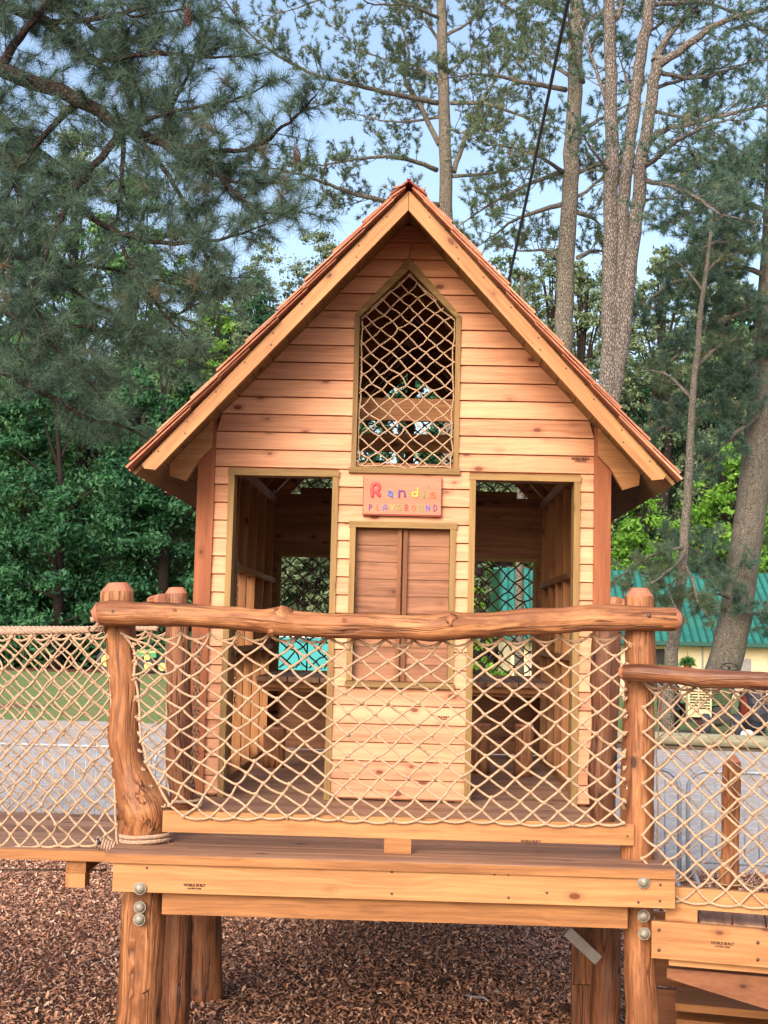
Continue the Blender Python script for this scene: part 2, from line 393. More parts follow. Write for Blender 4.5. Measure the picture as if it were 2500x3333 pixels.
# centre window with closed shutters
x0, x1, z0, z1 = CW
win = MB(); yf = YH-.040
win.box(x0, x0+TW-.002, yf, YH+.05, z0+TW, z1-TW, 2); win.box(x1-TW+.002, x1, yf, YH+.05, z0+TW, z1-TW, 2)
win.box(x0-.006, x1+.006, yf-.003, YH+.05, z1-TW, z1, 0); win.box(x0-.006, x1+.006, yf-.012, YH+.05, z0, z0+TW-.004, 0)
wf = win.build('window_frame', M['trim'], house)
xm = (x0+x1)/2
for a, b in ((x0+TW, xm-.003), (xm+.003, x1-TW)):
    sh = MB(); n = 9; hh = (z1-z0-2*TW)/n
    for i in range(n):
        zb = z0+TW+i*hh; sh.hexa([(a, YH+.028, zb), (b, YH+.028, zb), (b, YH+.048, zb), (a, YH+.048, zb), (a, YH+.034, zb+hh-.001), (b, YH+.034, zb+hh-.001), (b, YH+.048, zb+hh-.001), (a, YH+.048, zb+hh-.001)], 0)
    so = sh.build('shutter', M['shutter'], wf)
    st = MB(); ed = b-.030 if a < xm-.1 and b < xm+.01 else a
    st.box(ed+.002, ed+.026, YH+.004, YH+.0275, z0+TW, z1-TW, 2); st.build('shutter_stile', M['inner'], wf)
# rope net helper -----------------------------------------------------
def net(fn, nu, nv, rr=.0055, top=True, bot=True, left=True, right=True, jit=.10, sag=.12, knot=1.75, seed=0, ks=5, depthj=.01, scal=.35):
    """diamond net: nodes (i,j) with i+j even; fn(u,v) -> Vector (u to the right, v down)"""
    rs = random.Random(seed); mb = MB(); P = {}
    for j in range(nv+1):
        for i in range(nu+1):
            if (i+j) % 2 == 0:
                e = (0 < i < nu) and (0 < j < nv)
                du = rs.gauss(0, jit)*.5 if 0 < i < nu else 0; dv = rs.gauss(0, jit)*.5 if 0 < j < nv else 0
                p = fn((i+du)/nu, (j+dv)/nv); p.y += rs.gauss(0, depthj) if e else 0
                P[i, j] = p
    def strand(a, b, s=1, drop=None):
        L = (b-a).length; mid = []
        bow = Vector((rs.gauss(0, .045)*L, rs.gauss(0, .03)*L, -abs(rs.gauss(.0, .03))*L))
        if drop: bow = Vector((0, 0, -drop*L))
        for t in (.0, .25, .5, .75, 1.): mid.append(a.lerp(b, t)+bow*(4*t*(1-t)))
        mb.tube(mid, rr*s, ks, cap=False)
    for (i, j), p in P.items():
        for di in (-1, 1):
            q = P.get((i+di, j+1))
            if q is not None: strand(p, q)
        kn = rr*knot*rs.uniform(.85, 1.2)
        mb.tube([p+Vector((-kn*.8, 0, rs.uniform(-.3, .3)*kn)), p+Vector((-kn*.2, -kn*.3, kn*.3)), p+Vector((kn*.3, -kn*.2, -kn*.2)), p+Vector((kn*.8, 0, rs.uniform(-.4, .4)*kn))], [kn*.55, kn*.95, kn*.9, kn*.5], 6)
        if rs.random() < .5: mb.ball(p+Vector((rs.uniform(-1, 1)*kn*.7, -kn*.4, rs.uniform(-.7, .7)*kn)), kn*.55, n=5, m=4)
    def border(keys, drop, loop=None):
        for a, b in zip(keys, keys[1:]): strand(P[a], P[b], 1.1, drop)
    if top: border([(i, 0) for i in range(0, nu+1, 2)], scal*.6)
    if bot:
        jb = nv; border([(i, jb) for i in range(nu+1) if (i+jb) % 2 == 0], scal*.27)
    if left: border([(0, j) for j in range(0, nv+1, 2)], None)
    if right: border([(nu, j) for j in range(nv+1) if (nu+j) % 2 == 0], None)
    return mb
# gable window
g = GW; mb = MB(); T = .030
def gwframe(mb, y0, y1):
    ix0, ix1, iz0 = g['x0']+T, g['x1']-T, g['z0']+T; kz = g['zs']-.010; ia = g['za']-.062
    mb.poly([(g['x0'], g['z0']+T), (ix0, g['z0']+T), (ix0, kz), (g['x0'], g['zs'])], y0, y1, 2)
    mb.poly([(ix1, g['z0']+T), (g['x1'], g['z0']+T), (g['x1'], g['zs']), (ix1, kz)], y0, y1, 2)
    mb.poly([(g['x0'], g['zs']), (ix0, kz), (g['xa'], ia), (g['xa'], g['za']+.012)], y0-.003, y1, 0)
    mb.poly([(ix1, kz), (g['x1'], g['zs']), (g['xa'], g['za']+.012), (g['xa'], ia)], y0-.003, y1, 0)
    mb.box(g['x0']-.012, g['x1']+.012, y0-.006, y1, g['z0']-.006, g['z0']+T-.001, 0)
gwframe(mb, YH-.040, YH+.05)
gwo = mb.build('gable_window', M['trim'], house)
def gw_fn(u, v):
    z = g['za']-.06+(g['z0']+T-.002-(g['za']-.06))*v
    ia = g['za']-.07; t = min(1, (ia-z)/(ia-g['zs']+.005)); t = max(t, .04)
    hwid = (g['x1']-g['x0'])/2-T-.004
    return Vector((g['xa']+(u-.5)*2*hwid*t, YH-.012, z))
# straight lattice clipped by the window: strands computed as lines
def clipped_net(inside, x0, x1, z0, z1, pitchx, pitchz, y, rr, seed=1, ks=5, jit=.006, slantc=None, bound=None, bdrop=True):
    rs = random.Random(seed); mb = MB(); P = {}
    ni = int((x1-x0)/pitchx*2)+2; nj = int((z1-z0)/pitchz*2)+2
    for j in range(-1, nj+1):
        for i in range(-1, ni+1):
            if (i+j) % 2 == 0:
                p = Vector((x0+i*pitchx/2+rs.gauss(0, jit), y+rs.gauss(0, .004), z1-j*pitchz/2+rs.gauss(0, jit)))
                P[i, j] = p
    def clip(a, b):
        t = 1.
        for k in range(12):
            t = (k+1)/12; q = a.lerp(b, t)
            if not inside(q.x, q.z): return a.lerp(b, k/12)
        return b
    for (i, j), p in P.items():
        ip = inside(p.x, p.z)
        for di in (-1, 1):
            q = P.get((i+di, j+1))
            if q is None: continue
            iq = inside(q.x, q.z)
            if not ip and not iq: continue
            a, b = (p, q) if ip else (q, p)
            if not (ip and iq): b = clip(a, b)
            L = (b-a).length
            if L < .004: continue
            bow = Vector((rs.gauss(0, .04), 0, rs.gauss(0, .04)))*L
            mb.tube([a, a.lerp(b, .5)+bow, b], rr, ks, cap=False)
        if ip:
            kn = rr*1.7; mb.tube([p+Vector((-kn*.8, 0, .2*kn)), p+Vector((0, -kn*.3, 0)), p+Vector((kn*.8, 0, -.3*kn))], [kn*.5, kn*.95, kn*.5], 6)
    if bound:
        for a, b in zip(bound, bound[1:]):
            a = Vector((a[0], y, a[1])); b = Vector((b[0], y, b[1])); n = max(2, int((b-a).length/.05)); pts = []
            for k in range(n+1):
                pts.append(a.lerp(b, k/n)+Vector((rs.gauss(0, .004), 0, rs.gauss(0, .004))))
            mb.tube(pts, rr, ks, cap=False)
    return mb
def in_gw(x, z):
    if z < g['z0']+T+.004: return False
    h = (g['x1']-g['x0'])/2-T-.004; ia = g['za']-.072
    if z > g['zs']-.01: h *= (ia-z)/(ia-g['zs']+.01)
    return abs(x-g['xa']) < h
hw_ = (g['x1']-g['x0'])/2-T-.012
clipped_net(in_gw, g['x0'], g['x1'], g['z0'], g['za'], .108, .094, YH-.004, .0048, 3,
            bound=[(g['xa']-hw_, g['z0']+T+.012), (g['xa']-hw_, g['zs']-.02), (g['xa'], g['za']-.09), (g['xa']+hw_, g['zs']-.02), (g['xa']+hw_, g['z0']+T+.012), (g['xa']-hw_, g['z0']+T+.012)]).build('window_net', M['rope'], gwo)
# side walls with studs and siding outside
for sx in (-1, 1):
    mb = MB(); xo = XC+sx*(HW-.035)
    z = DZ+.012
    while z < 3.18:
        a, b = xo-sx*.005, xo+sx*.016
        for ya, yb_ in ([(YH+.06, YH+.84), (YH+1.75, YB-.06)] if 2.02 < z+E_/2 < 2.60 else [(YH+.06, YH+.84), (YH+2.8, YB-.06)] if 1.28 < z+E_/2 < 1.98 else [(YH+.06, YB-.06)]):  # side openings added to let light in onto the back wall
            mb.hexa([(min(a, b), ya, z), (max(a, b), ya, z), (max(a, b), yb_, z), (min(a, b), yb_, z), (xo-.006, ya, z+E_), (xo+.006, ya, z+E_), (xo+.006, yb_, z+E_), (xo-.006, yb_, z+E_)], 1)
        z += E_
    sw = mb.build('side_wall', M['inner'], house)
    mb = MB()
    for y in (YH+.34, YH+.80, YH+1.27, YH+1.75, YH+2.25, YH+2.8):
        a = xo-sx*.012; mb.box(min(a, a-sx*.085), max(a, a-sx*.085), y, y+.04, DZ+.002, 3.2, 2)
    for z0, z1 in ((DZ+.002, DZ+.04), (2.02, 2.06), (2.56, 2.60), (3.2, 3.27)):
        a = xo-sx*.014; b = a-sx*.09
        mb.box(min(a, b), max(a, b), YH+.09, YB-.06, z0, z1, 1)
    mb.build('wall_studs', M['beam2'], house)
# back wall with two netted openings, open netted gable
BW = [(-1.155, -.45), (.23, .935)]; BZ0, BZ1 = 1.86, 2.76; BTOP = 3.31
mb = MB(); z = DZ+.012
while z < BTOP-.02:
    zb, zt = z, min(z+E_, BTOP)
    segs = [(XC-HW+.1, XC+HW-.1)]
    if BZ0-.02 < z+E_/2 < BZ1: segs = [(XC-HW+.1, BW[0][0]), (BW[0][1], BW[1][0]), (BW[1][1], XC+HW-.1)]
    r = random.random()
    for a, b in segs:
        mb.hexa([(a, YB+.001, zb), (b, YB+.001, zb), (b, YB+.02, zb), (a, YB+.02, zb), (a, YB+.006, zt), (b, YB+.006, zt), (b, YB+.02, zt), (a, YB+.02, zt)], 0, r)
    z += E_
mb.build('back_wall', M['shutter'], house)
for (a, b) in BW:
    mb = MB(); z0, z1 = BZ0, BZ1+.02
    mb.box(a-.03, a+.004, YB-.03, YB, z0-.01, z1, 2); mb.box(b-.004, b+.03, YB-.03, YB, z0-.01, z1, 2)
    mb.box(a-.03, b+.03, YB-.034, YB-.001, z1, z1+.036, 0); mb.box(a-.03, b+.03, YB-.034, YB-.001, z0-.05, z0-.012, 0)
    bo = mb.build('back_window', M['trim'], house)
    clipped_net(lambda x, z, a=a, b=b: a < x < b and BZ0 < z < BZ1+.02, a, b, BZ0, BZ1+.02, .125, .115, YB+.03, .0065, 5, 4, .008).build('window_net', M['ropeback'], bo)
mb = MB()
mb.box(XC-.9, XC+.9, YB-.03, YB+.03, BTOP+.002, BTOP+.05, 0)
mb.box(XC-.03, XC+.035, YB-.02, YB+.03, BTOP+.05, 4.55, 2)
for sx in (-1, 1): mb.bar((XC+sx*1.14, YB, roofz(XC+1.14)-.05), (XC+sx*.03, YB, roofz(XC+.03)-.05), .07, .09)
bg = mb.build('back_gable_frame', M['inner'], house)
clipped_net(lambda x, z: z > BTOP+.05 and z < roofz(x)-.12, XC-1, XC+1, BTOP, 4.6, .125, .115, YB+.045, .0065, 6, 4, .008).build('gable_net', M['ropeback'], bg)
# collar ties seen through the gable window
for y, z0, z1 in ((7.95, 3.49, 3.63), (9.3, 3.485, 3.615)):
    mb = MB(); h = (ZA-z1)/SL; mb.box(XC-h, XC+h, y, y+.04, z0, z1, 0); mb.build('collar_tie', M['beam2'], house)
# rafters
for y in (7.60, 8.45, 9.2, 9.95, 11.15):
    for sx in (-1, 1):
        mb = MB(); xe = 1.385 if y < 7.7 or y > 11 else 1.30
        p = lambda x, dz: (XC+sx*x, roofz(XC+x)-.003-dz)
        pts = [p(.001, 0), p(xe, 0), (XC+sx*(xe-.005), roofz(XC+xe)-.07), (XC+sx*(xe-.10), roofz(XC+xe)-.10), (XC+sx*(xe-.17), roofz(XC+xe-.17)-.165), p(.001, .165)]
        if y < 7.7: pts = [p(1.14, 0)]+pts[1:5]+[p(1.14, .165)]
        if sx > 0: pts = pts[::-1]
        yy = y if y > 7.7 else YH-.10
        mb.poly(pts, yy, yy+.042, 0)
        mb.build('rafter', M['beam2'] if y > 7.7 else M['beam'], house)
# roof ---------------------------------------------------------------
YR0, YR1 = 7.10, 11.35
roof = empty('roof', (0, 0, 0), None, None); roof.parent = house
roof.location = Vector((XC, YR0, ZA))-house.location
L_ = math.hypot(1, SL); nx, nz = SL/L_, 1/L_
for sx in (-1, 1):
    # planks running along y, seen from below as short soffit ends
    mb = MB(); n = 15; half = 1.495
    rp = random.Random(3+sx)
    for i in range(n):
        a, b = half*i/n+.0015, half*(i+1)/n-.0015
        y = YR0+.02+rp.uniform(0, .012)
        ca = [(XC+sx*a, ZA-SL*a), (XC+sx*b, ZA-SL*b)]; t = .02
        cb = [(c[0]+sx*nx*t, c[1]+nz*t) for c in ca]
        q = [(ca[0][0], y, ca[0][1]), (ca[1][0], y, ca[1][1]), (ca[1][0], YR1, ca[1][1]), (ca[0][0], YR1, ca[0][1]), (cb[0][0], y, cb[0][1]), (cb[1][0], y, cb[1][1]), (cb[1][0], YR1, cb[1][1]), (cb[0][0], YR1, cb[0][1])]
        if sx < 0: q = [q[1], q[0], q[3], q[2], q[5], q[4], q[7], q[6]]
        mb.hexa(q, 1)
    mb.build('roof_planks', M['trim'], roof)
    # barge boards front and back
    for yb0 in (YR0-.02, YR1-.02):
        mb = MB(); he = 1.447; hgt = .112
        pts = [(XC, ZA), (XC+sx*he, ZA-SL*he), (XC+sx*(he-.003), ZA-SL*he-.028), (XC+sx*(he-.075), ZA-SL*he-.034), (XC, ZA-hgt)]
        pts = [(XC, ZA), (XC+sx*he, ZA-SL*he), (XC+sx*(he-.012), ZA-SL*he-.022), (XC+sx*(he-.075), ZA-SL*(he-.075)-hgt), (XC, ZA-hgt)]
        if sx > 0: pts = pts[::-1]
        pts = [(x+sx*.0015, z+.002) for x, z in pts]
        mb.poly(pts, yb0, yb0+.036, 0)
        # lay the grain along the slope
        c, s_ = 1/L_, SL/L_
        mb.g = [((x*c-sx*z*s_), y_, (x*s_*sx+z*c)) for x, y_, z in mb.v]
        bb = mb.build('barge_board', M['beam'], roof)
        if yb0 < 8:
            ps = [(XC+sx*(.12+k*.155), yb0-.001, ZA-SL*(.12+k*.155)-.018) for k in range(9)]+[(XC+sx*(.13+k*.155), yb0-.001, ZA-SL*(.12+k*.155)-.085) for k in (1, 4, 7)]
            heads(bb, ps, .005)
    # shingles: individual shakes in lapping courses
    mb = MB(); rs = random.Random(11+sx); nc = 10; ex = 1.51/9.6
    for c in range(nc):
        h1 = 1.492-c*ex; h0 = max(h1-ex*2.05, .005)     # lower and upper distance from the ridge, horizontally
        for lay in range(2):
            y = YR0-.065+rs.uniform(-.01, .01)-(.012 if lay else 0)+(c % 3)*.006
            while y < YR1+.05:
                wd = rs.uniform(.07, .15)
                if c > 0 and y > 7.3 and lay == 0: y += wd; continue
                hj = h1+rs.uniform(-.012, .012)-(.028 if lay else 0)
                lift0 = .022+(.012 if lay else 0); lift1 = .050+(.014 if lay else 0); th = .012
                lo_ = lambda h, l: (XC+sx*(h+nx*l), ZA-SL*h+nz*l)
                a0 = lo_(h0, lift0-.004); a1 = lo_(h0, lift0); b0 = lo_(hj, lift1-th); b1 = lo_(hj, lift1)
                y1 = y+wd-.003
                q = [(a0[0], y, a0[1]), (b0[0], y, b0[1]), (b0[0], y1, b0[1]), (a0[0], y1, a0[1]), (a1[0], y, a1[1]), (b1[0], y, b1[1]), (b1[0], y1, b1[1]), (a1[0], y1, a1[1])]
                if sx < 0: q = [q[1], q[0], q[3], q[2], q[5], q[4], q[7], q[6]]
                mb.hexa(q, 0); y += wd
    mb.build('shingles', M['shingle'], roof)
mb = MB()
for sx in (-1, 1):
    y = YR0-.075; k = 0
    while y < YR1:
        l0 = .062+.006*(k % 2)
        a = (XC-sx*.012, ZA+.036+l0*.2); b = (XC+sx*.105, ZA-SL*.105+l0+.008); t = .012
        q = [(a[0], y, a[1]), (b[0], y, b[1]), (b[0], y+.32, b[1]), (a[0], y+.32, a[1]), (a[0], y, a[1]+t), (b[0], y, b[1]+t), (b[0], y+.32, b[1]+t), (a[0], y+.32, a[1]+t)]
        if sx < 0: q = [q[1], q[0], q[3], q[2], q[5], q[4], q[7], q[6]]
        mb.hexa(q, 1); y += .16; k += 1
mb.build('ridge_cap', M['signedge'], roof)
stamp(house, (.935, YH-.0315, 3.222), .118)
stamp(house, at(1438, 2336, YH-.0315), .10)

# ================================================================== DECK
YD0 = 5.66; DX0, DX1 = -1.335, 1.115
deck = empty('raised_deck', (XC, YD0, 0), 'raised timber deck with golden front beam bolted to round log legs', 'deck')
mb = MB(); y = YD0
while y < YB+.05:
    wd = .135; mb.box(DX0-.0, DX1+.0, y, y+wd-.005, DZ-.04, DZ, 0); y += wd
mb.build('floor_planks', M['deck'], deck)
mb = MB(); mb.box(DX0-.001, DX1+.001, YD0-.004, YD0-.0005, DZ-.041, DZ-.005, 0); mb.build('deck_edge', M['beam2'], deck)
mb = MB(); mb.box(-1.30, 1.118, YD0+.012, YD0+.055, 1.03, DZ-.0405, 0); fb = mb.build('front_beam', M['beam'], deck)
stamp(fb, at(633, 2885, YD0+.011), .105)
mb = MB(); mb.box(-1.09, .925, YD0+.06, YD0+.10, .93, 1.0295, 0); mb.build('lower_beam', M['beam2'], deck)
for y in (7.0, 8.6, 10.4):
    mb = MB(); mb.box(DX0+.08, DX1-.08, y, y+.05, .99, DZ-.041, 0); mb.build('joist', M['beam2'], deck)
for x in (DX0+.09, DX1-.14):
    mb = MB(); mb.box(x, x+.05, YD0+.13, YB, .93, DZ-.0412, 1); mb.build('side_beam', M['beam2'], deck)
# domed bolt heads
for px, py in ((455, 2892), (455, 2953), (453, 2993), (2095, 2871), (2095, 2981), (2097, 3039)):
    c = at(px, py, YD0+(.0 if py in (2892, 2871) else .085)); mb = MB()
    mb.tube([c+Vector((0, .02, 0)), c, c+Vector((0, -.008, 0)), c+Vector((0, -.015, 0)), c+Vector((0, -.018, 0))], [.023, .0235, .020, .012, .003], 14); mb.tube([c+Vector((0, .002, 0)), c+Vector((0, -.001, 0))], .027, 16)
    mb.build('bolt_head', M['galv'], deck)
ps = []
for px, py in ((1275, 2838), (1275, 2909), (1610, 2845), (1655, 2847), (1655, 2922), (478, 2825), (1885, 2848), (2150, 2880), (2078, 2937), (1450+330, 2906), (2148, 2933)):
    ps.append(at(px, py, YD0+.011))
heads(fb, ps, .006)
# round log legs below the deck and log posts above --------------------
def log_rows(rows, Y, n=22, jit=.03, ymul=1., seed=0, chamf=True):
    """rows (py, xl, xr): outline in photo pixels at distance Y -> centres and radii in metres"""
    out = []
    for py, a, b in rows:
        A = at(a, py, Y); B = at(b, py, Y); out.append(((A+B)/2, (B-A).length/2))
    return out
def log_mesh(cr, mats, name, parent=None, seed=0, jit=.05, n=22, subd=4, depth=None, bottom=None):
    # resample with catmull style interpolation and small lumps
    rs = random.Random(seed); P = []; Rr = []
    for i in range(len(cr)-1):
        (c0, r0), (c1, r1) = cr[i], cr[i+1]
        k = max(1, int((c1-c0).length/.05)) if (r0 > 0) else 1
        for t in range(k):
            u = t/k; v = u*u*(3-2*u) if k > 1 else u
            wob = 1+.018*math.sin(rs.random()*6) if k > 1 else 1
            P.append(Vector((c0.x*(1-v)+c1.x*v, c0.y*(1-u)+c1.y*u, c0.z*(1-u)+c1.z*u))); Rr.append((r0*(1-v)+r1*v)*wob)
    P.append(cr[-1][0]); Rr.append(cr[-1][1])
    mb = MB(); mb.tube(P, Rr, n, cap=True, smooth=True, jit=jit, seed=seed, capmi=1, lump=.10)
    # chamfered top: last ring faces flat with end grain
    for i in range(len(mb.f)-2-n, len(mb.f)-2): mb.sm[i] = False; mb.mi[i] = 1
    return mb.build(name, mats, parent)
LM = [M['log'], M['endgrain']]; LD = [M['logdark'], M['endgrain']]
def leg(px0, py0, px1, py1, wpx, Y, lab=None, mat=None, ztop=1.15):
    a = at(px0, py0, Y); b = at(px1, py1, Y); r = at(wpx/2+px0, py0, Y).x-a.x
    d = (b-a)/(b.z-a.z); top = a+d*(ztop-a.z); bot = a+d*(-.02-a.z)
    cr = [(top, r*.97), (top.lerp(bot, .3), r*1.0), (top.lerp(bot, .6), r*1.04), (bot.lerp(top, .02), r*1.05), (bot, r*1.05)]
    return log_mesh(cr, mat or LM, 'support_post', deck, seed=int(px0), jit=.035)
leg(471, 2930, 453, 3333, 138, 5.87)
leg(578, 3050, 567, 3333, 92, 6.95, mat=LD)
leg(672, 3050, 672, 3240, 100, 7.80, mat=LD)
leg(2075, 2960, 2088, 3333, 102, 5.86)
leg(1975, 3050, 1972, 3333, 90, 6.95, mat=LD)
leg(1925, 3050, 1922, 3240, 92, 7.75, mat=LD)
leg(XC, 0, 0, 0, 0, 1) if False else None
for x in (XC-1.1, XC+1.1):
    log_mesh([(Vector((x, 10.5, 1.15)), .10), (Vector((x, 10.5, .5)), .105), (Vector((x, 10.5, .0)), .11), (Vector((x, 10.5, -.02)), .11)], LD, 'support_post', deck, seed=int(x*7))
# block panel under the right side and a grey strap
mb = MB(); z = .02
for k in range(3):
    mb.box(1.00-.16*0, 1.02, 7.15, 7.7, z, z+.3, 1); mb.box(.86, 1.0, 7.14, 7.18, z, z+.3, 2); z += .304
mb.build('skirting_boards', M['logdark'], deck)
mb = MB(); mb.bar(at(1845, 3030, 6.9), at(1948, 3125, 6.9), .055, .03, (0, -1, 0)); mb.build('brace', M['greyboard'], deck)
# ---------------- log posts standing on the deck
YP = 5.99
rowsL = [(2766, 400, 553), (2750, 398, 550), (2700, 392, 550), (2672, 389, 560), (2652, 386, 568), (2633, 380, 564), (2600, 376, 541), (2562, 370, 512), (2520, 367, 490), (2480, 364, 470), (2420, 355, 462), (2396, 351, 459), (2277, 357, 455), (2100, 345, 446), (2040, 341, 441), (1955, 332, 438), (1925, 333, 437), (1897, 355, 414)]
rowsR = [(2822, 2020, 2128), (2805, 2020, 2128), (2737, 2020, 2130), (2611, 2022, 2131), (2442, 2024, 2130), (2400, 2027, 2131), (2250, 2033, 2128), (2170, 2036, 2135), (2060, 2035, 2131), (1945, 2036, 2129), (1940, 2037, 2128), (1914, 2058, 2108)]
rowsL2 = [(2657, 565, 645), (2600, 556, 641), (2480, 542, 628), (2350, 545, 626), (2180, 543, 622), (2060, 540, 615), (1945, 536, 611), (1932, 537, 610), (1912, 549, 597)]
rowsR2 = [(2697, 1922, 2002), (2630, 1919, 2004), (2534, 1914, 2004), (2400, 1927, 2010), (2341, 1930, 2013), (2220, 1922, 2016), (2100, 1926, 2018), (1985, 1930, 2016), (1970, 1944, 2004)]
def post(rows, Y, lab, seed, mats=LM):
    o = log_mesh(log_rows(rows, Y), mats, 'log_post', None, seed=seed, jit=.03)
    return tag(o, lab, 'post', 'log posts standing on the deck')
pL = post(rowsL, YP, 'thick crooked log post with flared foot, front left corner of the deck', 21)
pR = post(rowsR, 5.93, 'front right log post of the deck that carries two rails', 22)
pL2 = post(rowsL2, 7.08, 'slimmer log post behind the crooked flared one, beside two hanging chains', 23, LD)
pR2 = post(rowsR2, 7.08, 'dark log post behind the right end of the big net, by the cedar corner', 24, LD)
# ---------------- top rail
def rail(name, ctr, Y0, Y1, seed, lab, mats=LM, n=24, jit=.04):
    cr = []; x0, x1 = ctr[0][0], ctr[-1][0]
    for px, py, r in ctr:
        t = (px-x0)/(x1-x0); Y = Y0+(Y1-Y0)*t; c = at(px, py, Y); rr = r*Y/F; cr.append((c, rr))
    rs = random.Random(seed); P = []; Rr = []
    for i in range(len(cr)-1):
        (c0, r0), (c1, r1) = cr[i], cr[i+1]; k = max(1, int((c1-c0).length/.035))
        for t in range(k):
            u = t/k; v = u*u*(3-2*u) if k > 2 else u
            P.append(Vector((c0.x*(1-u)+c1.x*u, c0.y*(1-u)+c1.y*u, c0.z*(1-v)+c1.z*v))); Rr.append((r0*(1-v)+r1*v)*(1+rs.uniform(-.012, .012)))
    P.append(cr[-1][0]); Rr.append(cr[-1][1])
    mb = MB(); mb.tube(P, Rr, n, jit=jit, seed=seed, capmi=1, lump=.13)
    nf = len(mb.f)
    for i in list(range(n))+list(range(nf-2-n, nf-2)): mb.sm[i] = False; mb.mi[i] = 1
    o = mb.build(name, mats); tag(o, lab, 'rail', 'log rails'); return o
r1 = rail('top_rail', [(305, 2006, 20), (322, 1998, 37), (350, 1997, 41), (450, 2000, 39), (600, 2003, 37), (750, 2011, 37), (860, 2022, 38), (905, 2022, 46), (960, 2030, 41), (1100, 2037, 40), (1250, 2040, 41), (1400, 2044, 41), (1470, 2038, 45), (1560, 2035, 41), (1750, 2022, 41), (1950, 2014, 42), (2100, 2014, 39), (2195, 2018, 38), (2215, 2019, 24)], 5.845, 5.845, 5, 'long varnished log handrail along the deck front, above the big net')
def knot_stub(parent, c, r, d):
    mb = MB(); d = Vector(d).normalized(); c = Vector(c)
    mb.tube([c-d*r*.9, c-d*r*.2, c+d*r*.45, c+d*r*.7, c+d*r*.66], [r*1.6, r*1.25, r*.9, r*.65, r*.3], 12, jit=.15, capmi=1)
    mb.build('knot', [M['log'], M['logdark']], parent)
knot_stub(r1, at(912, 1996, 5.82), .036, (-.45, -.5, .75)); knot_stub(r1, at(1462, 2028, 5.80), .028, (-.5, -.8, -.1)); knot_stub(r1, at(568, 1992, 5.803), .015, (0, -1, .1)); knot_stub(r1, at(1120, 2020, 5.80), .013, (0, -1, .4))
knot_stub(r1, at(885, 2056, 5.82), .022, (0, -.6, -.8)); knot_stub(r1, at(560, 1996, 5.803), .01, (0, -1, .1))
heads(r1, [at(px, py, 5.79) for px, py in ((368, 1991), (2113, 2004))], .009)
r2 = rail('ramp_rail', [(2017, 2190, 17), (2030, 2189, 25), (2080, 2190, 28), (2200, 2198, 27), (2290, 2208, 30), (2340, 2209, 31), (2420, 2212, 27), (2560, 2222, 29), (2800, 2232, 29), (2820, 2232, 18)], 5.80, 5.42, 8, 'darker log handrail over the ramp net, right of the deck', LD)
r3 = rail('side_rail', [(488, 1956, 12), (500, 1956, 18), (530, 1950, 20)], 7.30, 7.2, 9, 'short log rail end behind the slimmer post', LM)
r4 = rail('side_rail', [(1985, 1958, 14), (2000, 1962, 20), (2040, 1975, 20)], 7.20, 7.2, 10, 'short log rail end behind the right post, below the cedar corner', LM)
# ---------------- toe board
mb = MB(); YT = 5.842
A = at(528, 2700, YT); B = at(2063, 2748, YT)
mb.box(A.x, B.x, YT, YT+.036, 1.262, 1.355, 0)
tb = mb.build('toe_board', M['beam']); tag(tb, 'golden toe board across the posts under the big net, bearing a burnt stamp', 'board')
stamp(tb, at(1728, 2742, YT-.001), .098)
mb = MB(); mb.box(at(1250, 2770, YT).x, at(1338, 2770, YT).x, YT+.002, YT+.06, DZ+.001, 1.2615, 0); mb.build('spacer_block', M['beam2'], tb)
heads(tb, [at(px, py, YT-.001) for px, py in ((552, 2711), (548, 2741), (2042, 2722))], .005)
# ---------------- nets
def interp(tab, v):
    for (a, x), (b, y_) in zip(tab, tab[1:]):
        if v <= b: return x+(y_-x)*(v-a)/(b-a)
    return tab[-1][1]
LB = [(0, 398), (.06, 440), (.2, 440), (.27, 432), (.35, 450), (.5, 456), (.66, 462), (.78, 495), (.86, 528), (.93, 552), (1, 556)]
RB = [(0, 2062), (.15, 2040), (.3, 2036), (.6, 2030), (.8, 2032), (1, 2030)]
def fn_front(u, v):
    xl, xr = interp(LB, v), interp(RB, v); x = xl+(xr-xl)*u
    yt = 2062+22*math.exp(-((x-1400)/420)**2)+(x-1250)*.000; yb = 2654+(x-560)*.020+4*math.sin(u*17)
    return at(x, yt+(yb-yt)*v, 5.90-.068*v**3-.02*math.sin(PI*v))
nm = net(fn_front, 35, 17, .0057, seed=4, jit=.12, ks=6, right=False)
nt1 = nm.build('rope_net', M['rope']); tag(nt1, 'large beige knotted rope net filling the railing in front of the playhouse', 'rope net', 'knotted rope nets')
# lashings on the posts
rs = random.Random(3)
for tab, sgn, dy in ((LB, -1, 0), (RB, 1, 0)):
    for v in (.06, .15, .24, .33, .42, .51, .60, .69, .78, .88, .98):
        x = interp(tab, v); c = at(x+sgn*2, 2062+640*v, 5.885)
        lb = MB(); q = [c+Vector((rs.uniform(-.013, .013), rs.uniform(-.006, .004), rs.uniform(-.013, .013))) for _ in range(7)]
        lb.tube(q, [.004, .0065, .006, .0065, .006, .0065, .004], 6); lb.build('lashing_knot', M['rope'], nt1)
def fn_bn(u, v): 
    x = -1260+(352-(-1260))*u+(30*v)*u; return at(x, 2066+12*math.sin(u*PI)+(2743-2066+4)*v, 5.95)
nt2 = net(fn_bn, 52, 20, .0054, seed=14, jit=.16, ks=5).build('rope_net', M['rope']); tag(nt2, 'near net of the bridge, hung from the thick rope left of the crooked post', 'rope net', 'knotted rope nets')
def fn_bf(u, v):
    x = -900+(545+900)*u; return at(x, 2056+(2655-2056)*v, 7.12)
